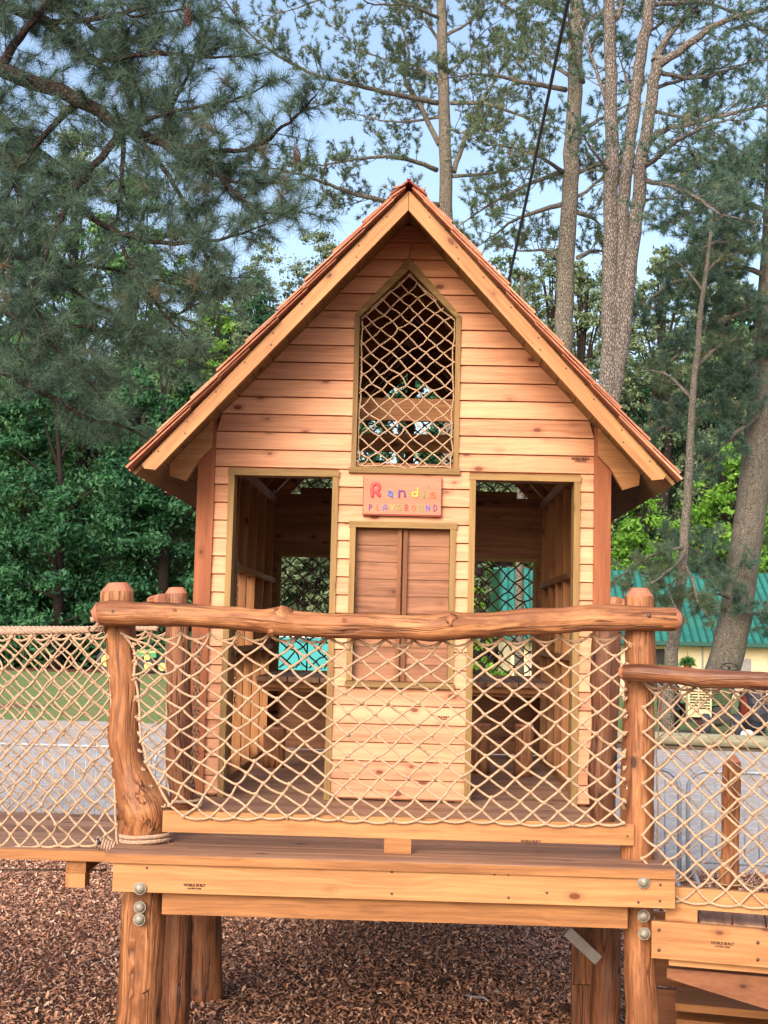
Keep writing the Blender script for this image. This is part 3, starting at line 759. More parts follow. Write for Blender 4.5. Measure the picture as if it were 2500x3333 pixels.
nt3 = net(fn_bf, 42, 18, .0048, seed=15, jit=.14, ks=4).build('rope_net', M['rope']); tag(nt3, 'far side net of the rope bridge, seen behind the near one against lawn and gravel', 'rope net', 'knotted rope nets')
RA = math.radians(13); RO = Vector((.985, 5.80, 0)); RU = Vector((math.cos(RA), -math.sin(RA), 0)); RV = Vector((math.sin(RA), math.cos(RA), 0))
def rp(u, v, z): return RO+RU*u+RV*v+Vector((0, 0, z))
def fn_rn(u, v): return rp(.015+1.45*u, .06-.075*v, 1.975-(1.975-1.05)*v)
nt4 = net(fn_rn, 25, 17, .0056, seed=16, jit=.12, ks=6, left=False).build('rope_net', M['rope']); tag(nt4, 'near net of the ramp, under the darker handrail on the right', 'rope net', 'knotted rope nets')
def fn_rf(u, v): return rp(.05+1.9*u, .66, 1.95-(1.95-1.02)*v)
nt5 = net(fn_rf, 28, 14, .0034, seed=17, jit=.12, ks=4).build('rope_net', M['rope']); tag(nt5, 'far net of the ramp, fainter, seen through the near ramp net', 'rope net', 'knotted rope nets')
# ---------------- thick twisted ropes
def twisted(mb, pts, R, strands=3, pitch=.05, sides=6):
    pts = [Vector(p) for p in pts]
    for s in range(strands):
        out = []; L = 0
        for i in range(len(pts)-1):
            a, b = pts[i], pts[i+1]; d = (b-a); n = max(2, int(d.length/(pitch/7))); t = d.normalized()
            n1 = t.cross(Vector((0, .3, 1))).normalized(); n2 = t.cross(n1)
            for k in range(n):
                ang = 2*PI*(L+d.length*k/n)/pitch+s*2*PI/strands
                out.append(a+d*k/n+(n1*math.cos(ang)+n2*math.sin(ang))*R*.52)
            L += d.length
        mb.tube(out, R*.56, sides, rnd=.5)
mb = MB(); Yr = 5.96
pth = [at(x, 2050+14*math.sin((x+1500)/1800*PI)-(x < 0)*0, Yr) for x in range(-1500, 331, 60)]
twisted(mb, pth, .0175, pitch=.075)
for k in range(3): twisted(mb, [at(300+k*14, 2052, Yr-.02), at(322+k*9, 2032, Yr-.05), at(328+k*8, 2000, Yr-.04), at(340+k*8, 1970, Yr)], .013, pitch=.05)
mb.tube([at(296, 2018, Yr), at(325, 2012, Yr)], .014, 8)
rope1 = mb.build('hand_rope', M['ropegrey']); tag(rope1, 'thick twisted hand rope along the near side of the bridge', 'rope', 'bridge hand ropes')
mb = MB()
for k in range(4):   # turns round the post just below the rail
    zc = at(400, 2035, YP).z+.02*k-.01; c = (at(341, 2040, YP)+at(441, 2040, YP))/2
    twisted(mb, [Vector((c.x+.082*math.cos(a), YP+.082*math.sin(a), zc+.003*a)) for a in np.linspace(PI*.55, PI*1.32, 10)], .012, pitch=.05)
mb.build('rope_turns', M['ropegrey'], rope1)
mb = MB()
twisted(mb, [at(x, 2046, 7.12) for x in range(-1100, 545, 60)], .015, pitch=.07)
rope2 = mb.build('hand_rope', M['ropegrey']); tag(rope2, 'thinner looking hand rope along the far side of the bridge', 'rope', 'bridge hand ropes')
mb = MB(); c = (at(398, 2757, YP)+at(552, 2757, YP))/2; rx = .114
for k in range(2):
    twisted(mb, [Vector((c.x+rx*math.cos(a)*(1+.03*k), YP+.112*math.sin(a), DZ+.012+.021*k+.006*math.cos(a))) for a in np.linspace(0, 2*PI, 30)], .010, pitch=.04)
twisted(mb, [Vector((c.x-rx, YP-.02, DZ+.02)), at(370, 2755, 5.95), at(330, 2748, 5.93)], .010, pitch=.04)
lash = mb.build('lashing_rope', M['ropegrey']); tag(lash, 'grey rope wound round the foot of the crooked post', 'rope')
mb = MB(); a, b = at(318, 2741, 5.93), at(375, 2760, 5.94)
for k in range(7):
    q = a.lerp(b, k/6.5); mb.tube([q+Vector((.012*math.sin(t)*.3, .02*math.cos(t), .022*math.sin(t))) for t in np.linspace(0, 2*PI, 10)], .007, 5)
mb.build('whipping', M['ropegrey'], lash)
mb = MB(); mb.tube([at(316, 2732, 5.92), at(326, 2748, 5.91)], .011, 8); mb.build('taped_end', M['black'], lash)
mb = MB(); twisted(mb, [Vector(((at(607, 2640, 7.08)).x+.088*math.cos(a), 7.08+.085*math.sin(a), DZ+.03+.004*a)) for a in np.linspace(-.5, 2*PI+1.5, 34)], .009, pitch=.04)
tag(mb.build('lashing_rope', M['ropegrey']), 'dark coil of rope round the foot of the slimmer left post', 'rope')
mb = MB(); mb.tube([at(-1500, 2826, 6.2), at(348, 2832, 6.2)], .0045, 6)
tag(mb.build('steel_wire', M['galv']), 'thin grey wire stretched under the left bridge', 'wire')
# ---------------- rope bridge deck
br = empty('plank_bridge', (-1.9, 5.9, 1.1), 'level plank bridge leading off to the left between two nets', 'bridge')
mb = MB(); bx0, bx1 = -4.2, -1.345
for i in range(8): mb.box(bx0, bx1, 5.90+.142*i, 5.90+.142*i+.136, 1.125, 1.16, 0)
mb.build('planks', M['deck'], br)
mb = MB(); mb.box(bx0, bx1, 5.87, 5.897, 1.118, 1.162, 0); mb.build('edge_board', M['beam2'], br)
for x in (at(247, 2830, 5.9).x, -2.9, -3.8):
    mb = MB(); mb.box(x-.045, x+.045, 5.90, 7.02, 1.06, 1.117, 1); mb.build('cross_beam', M['beam2'], br)
    mb = MB(); mb.box(x-.048, x+.042, 5.905, 5.99, .995, 1.058, 2); mb.build('block', M['beam'], br)
# ---------------- ramp platform on the right
ramp = empty('ramp_platform', (1.2, 5.7, .5), 'lower plank walkway leaving the deck to the right, with stamped side beam', 'walkway')
def rbox(mb, u0, u1, v0, v1, z0, z1, slope=0., ax='u'):
    q = [rp(u0, v0, z0), rp(u1, v0, z0-slope), rp(u1, v1, z0-slope), rp(u0, v1, z0), rp(u0, v0, z1), rp(u1, v0, z1-slope), rp(u1, v1, z1-slope), rp(u0, v1, z1)]
    fs = [(0, 3, 2, 1), (4, 5, 6, 7), (0, 1, 5, 4), (1, 2, 6, 5), (2, 3, 7, 6), (3, 0, 4, 7)]
    lc = [(u0, v0, z0), (u1, v0, z0), (u1, v1, z0), (u0, v1, z0), (u0, v0, z1), (u1, v0, z1), (u1, v1, z1), (u0, v1, z1)]
    mb.add(q, fs, lc if ax == 'u' else [(c[1], c[0], c[2]) for c in lc])
ZR = .957
mb = MB(); rbox(mb, .058, 2.0, -.03, .008, ZR-.155, ZR); rb = mb.build('side_beam', M['beam'], ramp)
stamp(rb, rp(.355, -.031, ZR-.075), .105, RU)
ps = []
for u, z in ((.09, ZR-.035), (.09, ZR-.12), (.50, ZR-.055), (.50, ZR-.125), (.80, ZR-.05)): ps.append(rp(u, -.031, z))
heads(rb, ps, .008)
mb = MB(); rbox(mb, .13, 2.0, .012, .045, ZR-.19, ZR-.04); mb.build('inner_beam', M['beam'], ramp)
mb = MB()
for k in range(15): rbox(mb, .12+k*.14, .12+k*.14+.132, .0465, .60, ZR-.04, ZR-.002, ax='v')
mb.build('planks', M['deck'], ramp)
mb = MB(); rbox(mb, .115, .25, .0, .05, ZR+.001, ZR+.056); mb.build('spacer_block', M['beam'], ramp)
mb = MB(); rbox(mb, .15, 2.0, -.004, .034, ZR+.057, ZR+.145); tag(mb.build('toe_board', M['beam']), 'golden toe board under the ramp net, on a spacer block', 'board')
mb = MB(); q = [rp(u, v, z) for u, v, z in ((.12, .06, .70), (2.2, .06, .24), (2.2, .10, .24), (.12, .10, .70), (.12, .06, .742), (2.2, .06, .742), (2.2, .10, .742), (.12, .10, .742))]
mb.hexa(q, 0); mb.build('stringer', M['inner'], ramp)
mb = MB()
for z in (.02, .21, .40, .59): rbox(mb, .02, 2.3, 1.1, 1.14, z, z+.175)
mb.build('back_boards', M['inner'], ramp)
mb = MB(); rbox(mb, .14, 2.3, .60, .9, .42, .455); rbox(mb, .14, 2.3, .75, .9, .16, .34); mb.build('base_rails', M['beam2'], ramp)
pr2 = log_mesh(log_rows([(2900, 2340, 2404), (2700, 2349, 2407), (2560, 2350, 2412), (2500, 2352, 2413), (2478, 2356, 2411), (2458, 2372, 2396)], 6.42)[:], LM, 'log_post', None, seed=31, jit=.03)
tag(pr2, 'slim round-topped log post on the far side of the ramp, before steel barriers', 'post')
# ---------------- chains
def chain(p0, p1, lab, n=None, r=.0028, l=.034):
    p0, p1 = Vector(p0), Vector(p1); L = (p1-p0).length; n = int(L/(l*.78)); mb = MB(); d = (p1-p0).normalized()
    for k in range(n):
        c = p0.lerp(p1, (k+.5)/n); s = Vector((1, .3, 0)) if k % 2 else Vector((-.3, 1, 0)); s = (s-d*s.dot(d)).normalized()
        mb.tube([c+d*math.sin(t)*l/2+s*math.cos(t)*l*.27 for t in np.linspace(0, 2*PI, 9)[:-1]], r, 5, closed=True)
    o = mb.build('hanging_chain', M['chain']); return tag(o, lab, 'chain', 'hanging chains')
chain(at(640, 2066, 6.9), at(626, 2560, 6.9), 'left strand of the two chains hanging beside the red cedar corner')
chain(at(652, 2066, 6.95), at(640, 2530, 6.95), 'right strand of the two chains hanging beside the red cedar corner')
chain(at(772, 1812, 7.8), at(763, 2300, 7.8), 'chain hanging just inside the left doorway')
# ---------------- sign
sx0, sx1, sz0, sz1 = -.347, .117, 2.860, 3.095; ys = YH-.058
sg = empty('wooden_sign', ((sx0+sx1)/2, ys, sz0), 'small red-edged wooden name board with coloured bubble letters above the shutters', 'sign')
mb = MB(); mb.box(sx0, sx1, ys+.002, ys+.028, sz0, sz1, 0); mb.build('board', M['signedge'], sg)
mb = MB(); mb.box(sx0+.004, sx1-.003, ys-.001, ys+.002, sz0+.009, sz1-.002, 0); mb.build('board_face', M['sign'], sg)
LCOL = dict(red=srgb(214, 60, 66), blue=srgb(66, 104, 190), purple=srgb(94, 52, 122), yellow=srgb(232, 190, 70), green=srgb(96, 158, 72), orange=srgb(232, 112, 58), salmon=srgb(228, 112, 80), dred=srgb(176, 58, 60), maroon=srgb(120, 40, 50))
for k, v in LCOL.items(): M['L'+k] = plain('letter_'+k, tuple(x*.72 for x in v[:3])+(1,), .5)
def arc(cx, cz, rx, rz, a0, a1, n=12): return [(cx+rx*math.cos(math.radians(a0+(a1-a0)*i/n)), cz+rz*math.sin(math.radians(a0+(a1-a0)*i/n))) for i in range(n+1)]
GL = {'R': [[(.18, 0), (.12, .5), (.2, .85)], arc(.45, .62, .30, .26, 160, -120), [(.42, .34), (.62, .2), (.78, .05)], [(.2, .85), (.5, .9)]],
      'a': [arc(.5, .45, .26, .22, 0, 360), [(.3, .92), (.6, .92), (.78, .7), (.78, .0)]], 'n': [[(.2, 0), (.18, .9)], arc(.5, .5, .32, .36, 165, 0), [(.82, .5), (.84, .08)]],
      'd': [arc(.45, .3, .28, .24, 0, 360), [(.76, .98), (.76, .5), (.72, .1)]], 'i': [[(.5, .0), (.5, .45)], [(.5, .86), (.5, .88)]], "'": [[(.55, .9), (.42, .5)]],
      's': [arc(.5, .7, .28, .2, 40, 240, 8)+arc(.5, .24, .3, .22, 90, -150, 8)],
      'P': [[(.2, 0), (.2, 1)], arc(.3, .72, .4, .27, 90, -90)], 'L': [[(.3, 1), (.25, .05), (.8, .05)]], 'A': [[(.12, 0), (.2, .75), (.5, .98), (.8, .75), (.88, 0)], [(.2, .38), (.8, .38)]],
      'Y': [[(.15, 1), (.3, .5), (.5, .42), (.7, .5), (.85, 1)], [(.5, .42), (.5, 0)]], 'G': [arc(.5, .5, .36, .45, 55, 330, 14)+[(.82, .45), (.55, .45)]],
      'r': [[(.2, 0), (.2, 1)], arc(.35, .74, .38, .25, 90, -90), [(.4, .48), (.8, 0)]], 'O': [arc(.5, .5, .36, .45, 0, 360, 18)], 'U': [[(.15, 1), (.15, .4)]+arc(.5, .38, .35, .35, 180, 360, 8)+[(.85, 1)]],
      'N': [[(.15, 0), (.15, 1), (.82, .02), (.82, 1)]], 'D': [[(.2, 0), (.2, 1)], arc(.2, .5, .6, .5, 90, -90)]}
def letter(ch, x, z, wd, h, th, col, rnd_pts=True):
    mb = MB()
    for st in GL[ch]:
        pts = [Vector((x+p[0]*wd, ys-.003, z+p[1]*h)) for p in st]
        pp = []
        for a, b in zip(pts, pts[1:]):
            k = max(1, int((b-a).length/(th*.5))); pp += [a.lerp(b, i/k) for i in range(k)]
        pp.append(pts[-1])
        if len(pp) < 2: pp.append(pp[0]+Vector((.0005, 0, 0)))
        t0 = (pp[1]-pp[0]).normalized()*th*.5; t1 = (pp[-1]-pp[-2]).normalized()*th*.5
        pp = [pp[0]-t0, pp[0]-t0*.6]+pp+[pp[-1]+t1*.6, pp[-1]+t1]
        b0 = len(mb.v); mb.tube(pp, [th*.12, th*.36]+[th*.5]*(len(pp)-4)+[th*.36, th*.12], 8)
        for i in range(b0, len(mb.v)):
            v = mb.v[i]; mb.v[i] = (v[0], ys-.001+(v[1]-ys+.003)*.22-.002, v[2])
    mb.build('letter', M['L'+col], sg)
def spx(px, py): p = at(px, py, ys); return p.x, p.z
for ch, xa, xb, yt, yb_, th, col in (('R', 1202, 1249, 1563, 1622, .022, 'red'), ('a', 1256, 1284, 1594, 1623, .010, 'blue'), ('n', 1292, 1325, 1591, 1622, .0115, 'purple'), ('d', 1335, 1369, 1585, 1622, .011, 'yellow'), ('i', 1369, 1391, 1594, 1624, .011, 'green'), ("'", 1392, 1400, 1580, 1596, .004, 'dred'), ('s', 1394, 1424, 1598, 1623, .010, 'orange')):
    x0_, zt_ = spx(xa, yt); x1_, zb_ = spx(xb, yb_); letter(ch, x0_+th*.4, zb_+th*.5, x1_-x0_-th*.8, zt_-zb_-th, th, col)
pl = 'PLAYGrOUND'; cl = ['purple', 'salmon', 'blue', 'yellow', 'green', 'dred', 'salmon', 'green', 'blue', 'purple']
for k in range(10):
    cxp = 1207+k*23.3; x0_, zt_ = spx(cxp-7.5, 1642+k*.2); x1_, zb_ = spx(cxp+7.5, 1661+k*.4); letter(pl[k], x0_, zb_, x1_-x0_, zt_-zb_, .0062, cl[k])
heads(sg, [at(px, py, ys-.002) for px, py in ((1194, 1560), (1429, 1563), (1193, 1667), (1428, 1668))], .005, mat='galv')
# ---------------- tables and stools inside
for (a, b, lab) in ((-1.18, -.36, 'brown plank table inside the left doorway, below the netted back window'), (.14, .96, 'brown plank table inside the right doorway, below the netted back window')):
    tt = empty('plank_table', ((a+b)/2, 10.1, DZ), lab, 'table', 'tables inside the playhouse')
    mb = MB(); zt = 1.80
    for k in range(7): mb.box(a+.005+k*(b-a)/7, a-.003+(k+1)*(b-a)/7, 9.40, YB-.04, zt, zt+.036, 1)
    mb.build('tabletop', M['deck'], tt)
    mb = MB(); mb.box(a+.01, b-.01, 9.44, 9.48, zt-.045, zt-.001, 0); mb.box(a+.02, b-.02, 9.4801, 9.52, zt-.07, zt-.001, 0); mb.build('apron', M['beam2'], tt)
    mb = MB(); xm = (a+b)/2
    mb.tube([Vector((xm+.02, 9.9, zt-.045)), Vector((xm-.15 if a < 0 else xm+.15, 10.3, DZ+.45))], .035, 12, jit=.06); mb.build('brace', M['log'], tt)
def stool(px, py, wpx, hpx, Y, lab):
    c = at(px, py, Y); r = wpx/2*Y/F; h = hpx*Y/F
    o = log_mesh([(Vector((c.x, Y, DZ+.001)), r), (Vector((c.x, Y, DZ+h*.5)), r*.97), (Vector((c.x, Y, DZ+h*.97)), r), (Vector((c.x, Y, DZ+h)), r*.95)], LM, 'log_stool', None, seed=int(px))
    tag(o, lab, 'stool', 'log stools inside the playhouse')
stool(891, 2490, 74, 128, 9.35, 'short log stool under the left table')
stool(1563, 2510, 62, 160, 9.3, 'left log stool under the right table')
stool(1704, 2515, 62, 165, 9.2, 'right log stool under the right table')
# ================================================================== GROUND
def sheet(name, pts, z, mat):
    me = bpy.data.meshes.new(name); me.from_pydata([(x, y, z) for x, y in pts], [], [tuple(range(len(pts)))]); me.materials.append(mat)
    o = bpy.data.objects.new(name, me); COL.objects.link(o); return tag(o, kind='structure')
def ground_mat(name, cols, scale, bump=.5, dist=.02, fine=None):
    s = N(name); co = s.n('ShaderNodeTexCoord').outputs['Object']
    a = s.noise(co, scale, 6, .7); b = s.noise(co, scale*.06, 4, .6)
    c = s.mix(s.rng(a, .3, .7), cols[0], cols[1]); c = s.mix(s.rng(b, .45, .62, 0, .8), c, cols[2])
    if fine:
        v = s.n('ShaderNodeTexVoronoi', i={'Vector': co, 'Scale': fine}); c = s.mix(s.rng(s.n('ShaderNodeSeparateColor', i={0: v.outputs['Color']}).outputs[0], .8, .9, 0, .6), c, cols[3])
    s.bump(a, bump, dist); return s.out(c, .95, **{'Specular IOR Level': .15})
M['gravel'] = ground_mat('gravel', [srgb(150, 142, 140), srgb(186, 180, 178), srgb(158, 146, 138), srgb(206, 200, 198)], 26, .6, .02, 18)
M['lawn'] = ground_mat('lawn', [srgb(76, 100, 56), srgb(128, 148, 92), srgb(132, 124, 88)], 9, .6, .05)
M['earth'] = ground_mat('earth', [srgb(96, 78, 62), srgb(128, 104, 84), srgb(80, 84, 50)], 5)
M['mulchbase'] = ground_mat('mulch_base', [srgb(76, 50, 40), srgb(112, 76, 60), srgb(70, 50, 42), srgb(150, 110, 92)], 60, 1, .02, 45)
sheet('ground', [(-300, -60), (300, -60), (300, 500), (-300, 500)], -.020, M['earth'])
rs = random.Random(5)
def wob(x0, x1, y, amp, n=40): return [(x0+(x1-x0)*i/n, y+rs.uniform(-amp, amp)) for i in range(n+1)]
sheet('bark_strip', wob(-60, 20, 60.5, .5)+[(20, 64.5), (-60, 64.5)], -.010, M['mulchbase'])
sheet('lawn', wob(-70, 70, 29.4, .3)+[(70, 64), (-70, 64)], -.014, M['lawn'])
sheet('gravel_road', wob(-70, 3.4, 12.2, .05, 60)+wob(3.5, 60, 11.7, .05, 20)+wob(60, 4.0, 26.2, .1, 30)+wob(3.9, -70, 29.8, .35, 60), -.008, M['gravel'])
sheet('dirt_patch', [(-13+3.2*math.cos(a)*(1+.15*math.sin(3*a)), 34.2+1.6*math.sin(a)*(1+.2*math.sin(5*a))) for a in np.linspace(0, 2*PI, 30)[:-1]], -.010, M['earth'])
sheet('mulch_bed', [(-40, -30), (40, -30)]+wob(40, 3.5, 11.9, .08, 60)+wob(3.5, -40, 12.45, .10, 90), 0, M['mulchbase'])
def mulch():
    n = 200000
    x = RG.uniform(-4.6, 4.8, n); y = 12.65-(RG.random(n)**1.0)*5.9
    keep = (np.abs(x) < .36*y+.5) & (y < 12.5+.1*np.sin(x*5)+RG.normal(0, .06, n)-.55*(x > 3.4)); x = x[keep]; y = y[keep]; n = len(x)
    big = RG.random(n)**3
    L = .007+.018*RG.random(n)+.026*big; W = L*RG.uniform(.18, .5, n); th = RG.uniform(0, 2*PI, n); ti = RG.normal(0, .38, n); ro = RG.normal(0, .5, n)
    d = np.stack([np.cos(th)*np.cos(ti), np.sin(th)*np.cos(ti), np.sin(ti)], 1); u = np.tile([0, 0, 1.], (n, 1))
    s = np.cross(d, u); s /= np.linalg.norm(s, axis=1)[:, None]; nn = np.cross(s, d)
    s2 = s*np.cos(ro)[:, None]+nn*np.sin(ro)[:, None]; n2 = np.cross(s2, d)
    c = np.stack([x, y, .004+np.abs(RG.normal(0, .008, n))+L*.25*np.abs(np.sin(ti))], 1)
    bend = (RG.uniform(-.25, .25, n)*L)[:, None]
    Lh = (L/2)[:, None]; Wh = (W/2)[:, None]
    a0 = c-d*Lh-s2*Wh; a1 = c-d*Lh+s2*Wh*.8; b0 = c+n2*bend-s2*Wh; b1 = c+n2*bend+s2*Wh; c0 = c+d*Lh-s2*Wh*.7; c1 = c+d*Lh+s2*Wh*.5
    V = np.stack([a0, a1, b1, b0, c1, c0], 1).reshape(-1, 3)
    k = np.arange(n)[:, None]*6
    Fq = np.concatenate([k+[0, 1, 2, 3], k+[3, 2, 4, 5]], 1).reshape(-1, 4)
    r = np.repeat(RG.random(n), 2)
    s = N('mulch_chips'); rr = s.attr('rnd').outputs['Fac']
    cr = s.n('ShaderNodeValToRGB', i={0: rr}); el = cr.color_ramp.elements
    el[0].position = 0; el[0].color = srgb(92, 64, 54); el[1].position = 1; el[1].color = srgb(214, 190, 174)
    for p, c_ in ((.25, srgb(142, 104, 88)), (.5, srgb(178, 130, 106)), (.75, srgb(200, 150, 122)), (.9, srgb(210, 172, 148)), (.965, srgb(204, 176, 158))):
        e = el.new(p); e.color = c_
    s.out(cr.outputs[0], .8, **{'Specular IOR Level': .25})
    tag(mesh_obj('mulch_chips', V, Fq, s.m, None, rnd=r), 'loose reddish brown bark mulch covering the ground around the legs', 'mulch', kind='stuff')
mulch()
# ---------------- pine cones
def cone_mesh(mb, c, L, axis=(0, 0, -1), seed=0):
    rs = random.Random(seed); c = Vector(c); ax = Vector(axis).normalized(); s = ax.cross(Vector((.3, 1, .2))).normalized(); t = ax.cross(s)
    n = 60
    for k in range(n):
        u = k/n; a = k*2.39996; R = L*.27*math.sin(PI*min(1, .12+u*.86))**.7
        p = c+ax*(u-.5)*L; o = s*math.cos(a)+t*math.sin(a)
        q = p+o*R+ax*L*.02; w_ = t*math.cos(a)-s*math.sin(a)
        z = L*.085
        mb.add([p+o*R*.3, q-w_*z, q-ax*z*.9+o*z*.5, q+w_*z, q+ax*z*.5], [(0, 1, 2), (0, 2, 3), (1, 4, 3, 2), (0, 3, 4), (0, 4, 1)], [p]*5, rs.random())
M['cone'] = plain('pine_cone_scales', srgb(92, 66, 60), .8, 0, .35, 60); M['conedark'] = plain('old_pine_cone', srgb(66, 46, 40), .9, 0, .3, 60)
for i, (px, py, lab) in enumerate(((1437, 3195, 'dark old pine cone on the mulch, middle of the ground under the deck'), (1666, 3268, 'old pine cone on the mulch left of the right legs'), (1842, 3278, 'old pine cone on the mulch nearest the right legs'))):
    ry = .0; d = ROT @ Vector((px-CX, -(py-CY), -F)); p = Vector((0, 0, CZ))+d*((.035-CZ)/d.z)
    mb = MB(); cone_mesh(mb, p, .085, (.5, .8, .1), i); tag(mb.build('pine_cone', M['conedark']), lab, 'pine cone', 'pine cones on the ground')
d = ROT @ Vector((1546-CX, -(3246-CY), -F)); p = Vector((0, 0, CZ))+d*((.02-CZ)/d.z)
mb = MB(); mb.tube([p+Vector((-.05, .04, 0)), p, p+Vector((.05, -.03, .01)), p+Vector((.08, -.07, 0))], [.008, .01, .009, .006], 7, jit=.1); tag(mb.build('stick', M['greyboard']), 'short grey stick lying on the mulch beside a cone', 'stick')

# ================================================================== BARRIERS, LOG, TRACTORS, BUILDING
def barrier(x0, x1, y0, y1, zb, zt, label, sp=.115, foot=True, r=.019):
    o = empty('crowd_barrier', ((x0+x1)/2, (y0+y1)/2, 0), label, 'barrier', 'steel crowd barriers')
    P = lambda x, z: Vector((x, y0+(y1-y0)*(x-x0)/(x1-x0), z))
    q = .16; fr = [P(x0, zb-.12)]+[P(x0, zt-q)]+[P(x0+q-q*math.cos(a), zt-q+q*math.sin(a)) for a in np.linspace(0, PI/2, 7)[1:]]+[P(x1-q+q*math.sin(a), zt-q+q*math.cos(a)) for a in np.linspace(0, PI/2, 7)]+[P(x1, zb-.12)]
    mb = MB(); mb.tube(fr, r, 8); mb.build('frame', M['barrier'], o)
    mb = MB(); mb.tube([P(x0, zb), P(x1, zb)], r*.9, 8); mb.build('bottom_rail', M['barrier'], o)
    n = int((x1-x0)/sp)
    for k in range(1, n):
        x = x0+(x1-x0)*k/n; mb = MB(); mb.tube([P(x, zb), P(x, zt-(.0 if q < x-x0 < (x1-x0)-q else .06))], .0065, 5); mb.build('bar', M['barrier'], o)
    if foot:
        for x in (x0+.05, x1-.05):
            c = P(x, 0); mb = MB(); mb.tube([c+Vector((0, -.33, .015)), c+Vector((0, -.25, .07)), c+Vector((0, -.05, zb-.1)), c+Vector((0, .05, zb-.1)), c+Vector((0, .25, .07)), c+Vector((0, .33, .015))], .018, 6); mb.build('foot', M['barrier'], o)
for i, (xa, xb, lab) in enumerate(((-9.1, -6.0, 'steel crowd barrier at the far left end, behind both bridge nets'), (-5.95, -2.9, 'steel crowd barrier behind the bridge nets, left of the crooked post'), (-2.85, .2, 'steel crowd barrier mostly hidden behind the playhouse'))):
    barrier(xa, xb, 14.2, 14.2, .10, .86, lab)
barrier(at(1900, 2480, 11.9).x-1.2, at(2212, 2480, 11.6).x, 12.3, 11.6, .26, 1.03, 'steel crowd barrier between the right log post and the barrier joint')
barrier(at(2240, 2480, 11.6).x, at(2240, 2480, 11.6).x+2.4, 11.6, 11.3, .25, 1.03, 'steel crowd barrier at the right edge, behind the slim round-topped post')
# fallen log edging
M['greylog'] = wood('weathered_log', srgb(152, 150, 130), srgb(112, 108, 92), .85, .7, 0, None, .2, .4)
mb = MB(); mb.tube([Vector((x, 27.9-.22*(x-3), .125)) for x in np.linspace(.5, 11, 12)], .135, 14, jit=.05); tag(mb.build('edging_log', M['greylog']), 'long grey weathered log lying between the gravel and the grass', 'log')
def wheel(parent, c, R, wd, rim_r, rimmat, axis='x', tread=True):
    c = Vector(c); ax = Vector((1, 0, 0)) if axis == 'x' else Vector((0, 1, 0)); mb = MB()
    mb.tube([c-ax*wd*.5, c-ax*wd*.48, c-ax*wd*.3, c+ax*wd*.3, c+ax*wd*.48, c+ax*wd*.5], [rim_r, R*.9, R, R, R*.9, rim_r], 28)
    if tread:
        for k in range(22):
            a = 2*PI*k/22; o = Vector((0, math.cos(a), math.sin(a))) if axis == 'x' else Vector((math.cos(a), 0, math.sin(a)))
            a2 = a+.12; o2 = Vector((0, math.cos(a2), math.sin(a2))) if axis == 'x' else Vector((math.cos(a2), 0, math.sin(a2)))
            mb.bar(c-ax*wd*.48+o*(R+.006), c+o2*(R+.012), .05*R/.7, .05*R/.7, o); mb.bar(c+ax*wd*.48+o*(R+.006), c+o2*(R+.012), .05*R/.7, .05*R/.7, o)
    w_ = mb.build('wheel', M['tyre'], parent)
    mb = MB(); mb.tube([c-ax*wd*.505, c-ax*wd*.46, c-ax*wd*.35, c-ax*wd*.5], [rim_r, rim_r*.9, rim_r*.45, rim_r*.25], 20); mb.build('rim', rimmat, w_)
M['tyre'] = plain('tyre_rubber', srgb(44, 48, 62), .75, 0, .2, 10)
M['tgreen'] = plain('faded_green_paint', srgb(110, 132, 84), .5, 0, .35, 3, .4); M['tyellow'] = plain('faded_yellow_paint', srgb(198, 190, 142), .5, 0, .2, 4, .4)
M['vgreen'] = plain('green_paint', srgb(34, 128, 78), .4); M['vyellow'] = plain('yellow_paint', srgb(206, 188, 96), .4); M['red'] = plain('rusty_red_paint', srgb(170, 60, 50), .6); M['dark'] = plain('dark_greasy_metal', srgb(52, 52, 50), .6, .3, .3, 6)
M['white'] = plain('white_paint', srgb(235, 232, 226), .5)
# old tractor on the right, seen from its front quarter
YT2 = 29.5; u = YT2/F
tx = at(2300, 2300, YT2).x
tr = empty('old_tractor', (tx, YT2, 0), 'old faded green tractor with yellow slatted grille and big dark rear tyres, behind the ramp', 'tractor')
mb = MB(); mb.box(at(2238, 0, YT2).x, at(2310, 0, YT2).x, YT2-.25, YT2, at(2270, 2332, YT2).z, at(2270, 2228, YT2).z, 2); mb.build('grille_shell', M['tyellow'], tr)
mb = MB()
for col_ in ((2243, 2268), (2272, 2305)):
    for k in range(8):
        zz = at(0, 2242+k*8.5, YT2).z+.50; zz = at(2270, 2240+k*9, YT2).z
        mb.box(at(col_[0], 0, YT2).x, at(col_[1], 0, YT2).x, YT2-.262, YT2-.251, zz-.018, zz+.012, 0)
mb.build('grille_slots', M['dark'], tr)
mb = MB(); xa, xb = at(2310, 0, YT2).x, at(2392, 0, YT2).x; mb.hexa([(xa+.003, YT2-.2, .72), (xb, YT2+.6, .75), (xb, YT2+1.6, .75), (xa-.4, YT2+.1, .72), (xa+.003, YT2-.2, 1.22), (xb, YT2+.6, 1.18), (xb, YT2+1.6, 1.18), (xa-.4, YT2+.1, 1.22)], 0); mb.build('hood', M['tgreen'], tr)
mb = MB()
for k in range(7): mb.bar((xa+.05, YT2-.18+.03, .80+k*.055), (xb-.15, YT2+.42, .80+k*.055), .02, .018)
mb.build('hood_louvres', M['dark'], tr)
mb = MB(); mb.box(tx-.35, tx+.55, YT2+.0, YT2+1.5, .42, .70, 0); mb.box(tx-.5, tx+.7, YT2-.1, YT2+.05, .34, .42, 0); mb.build('chassis', M['dark'], tr)
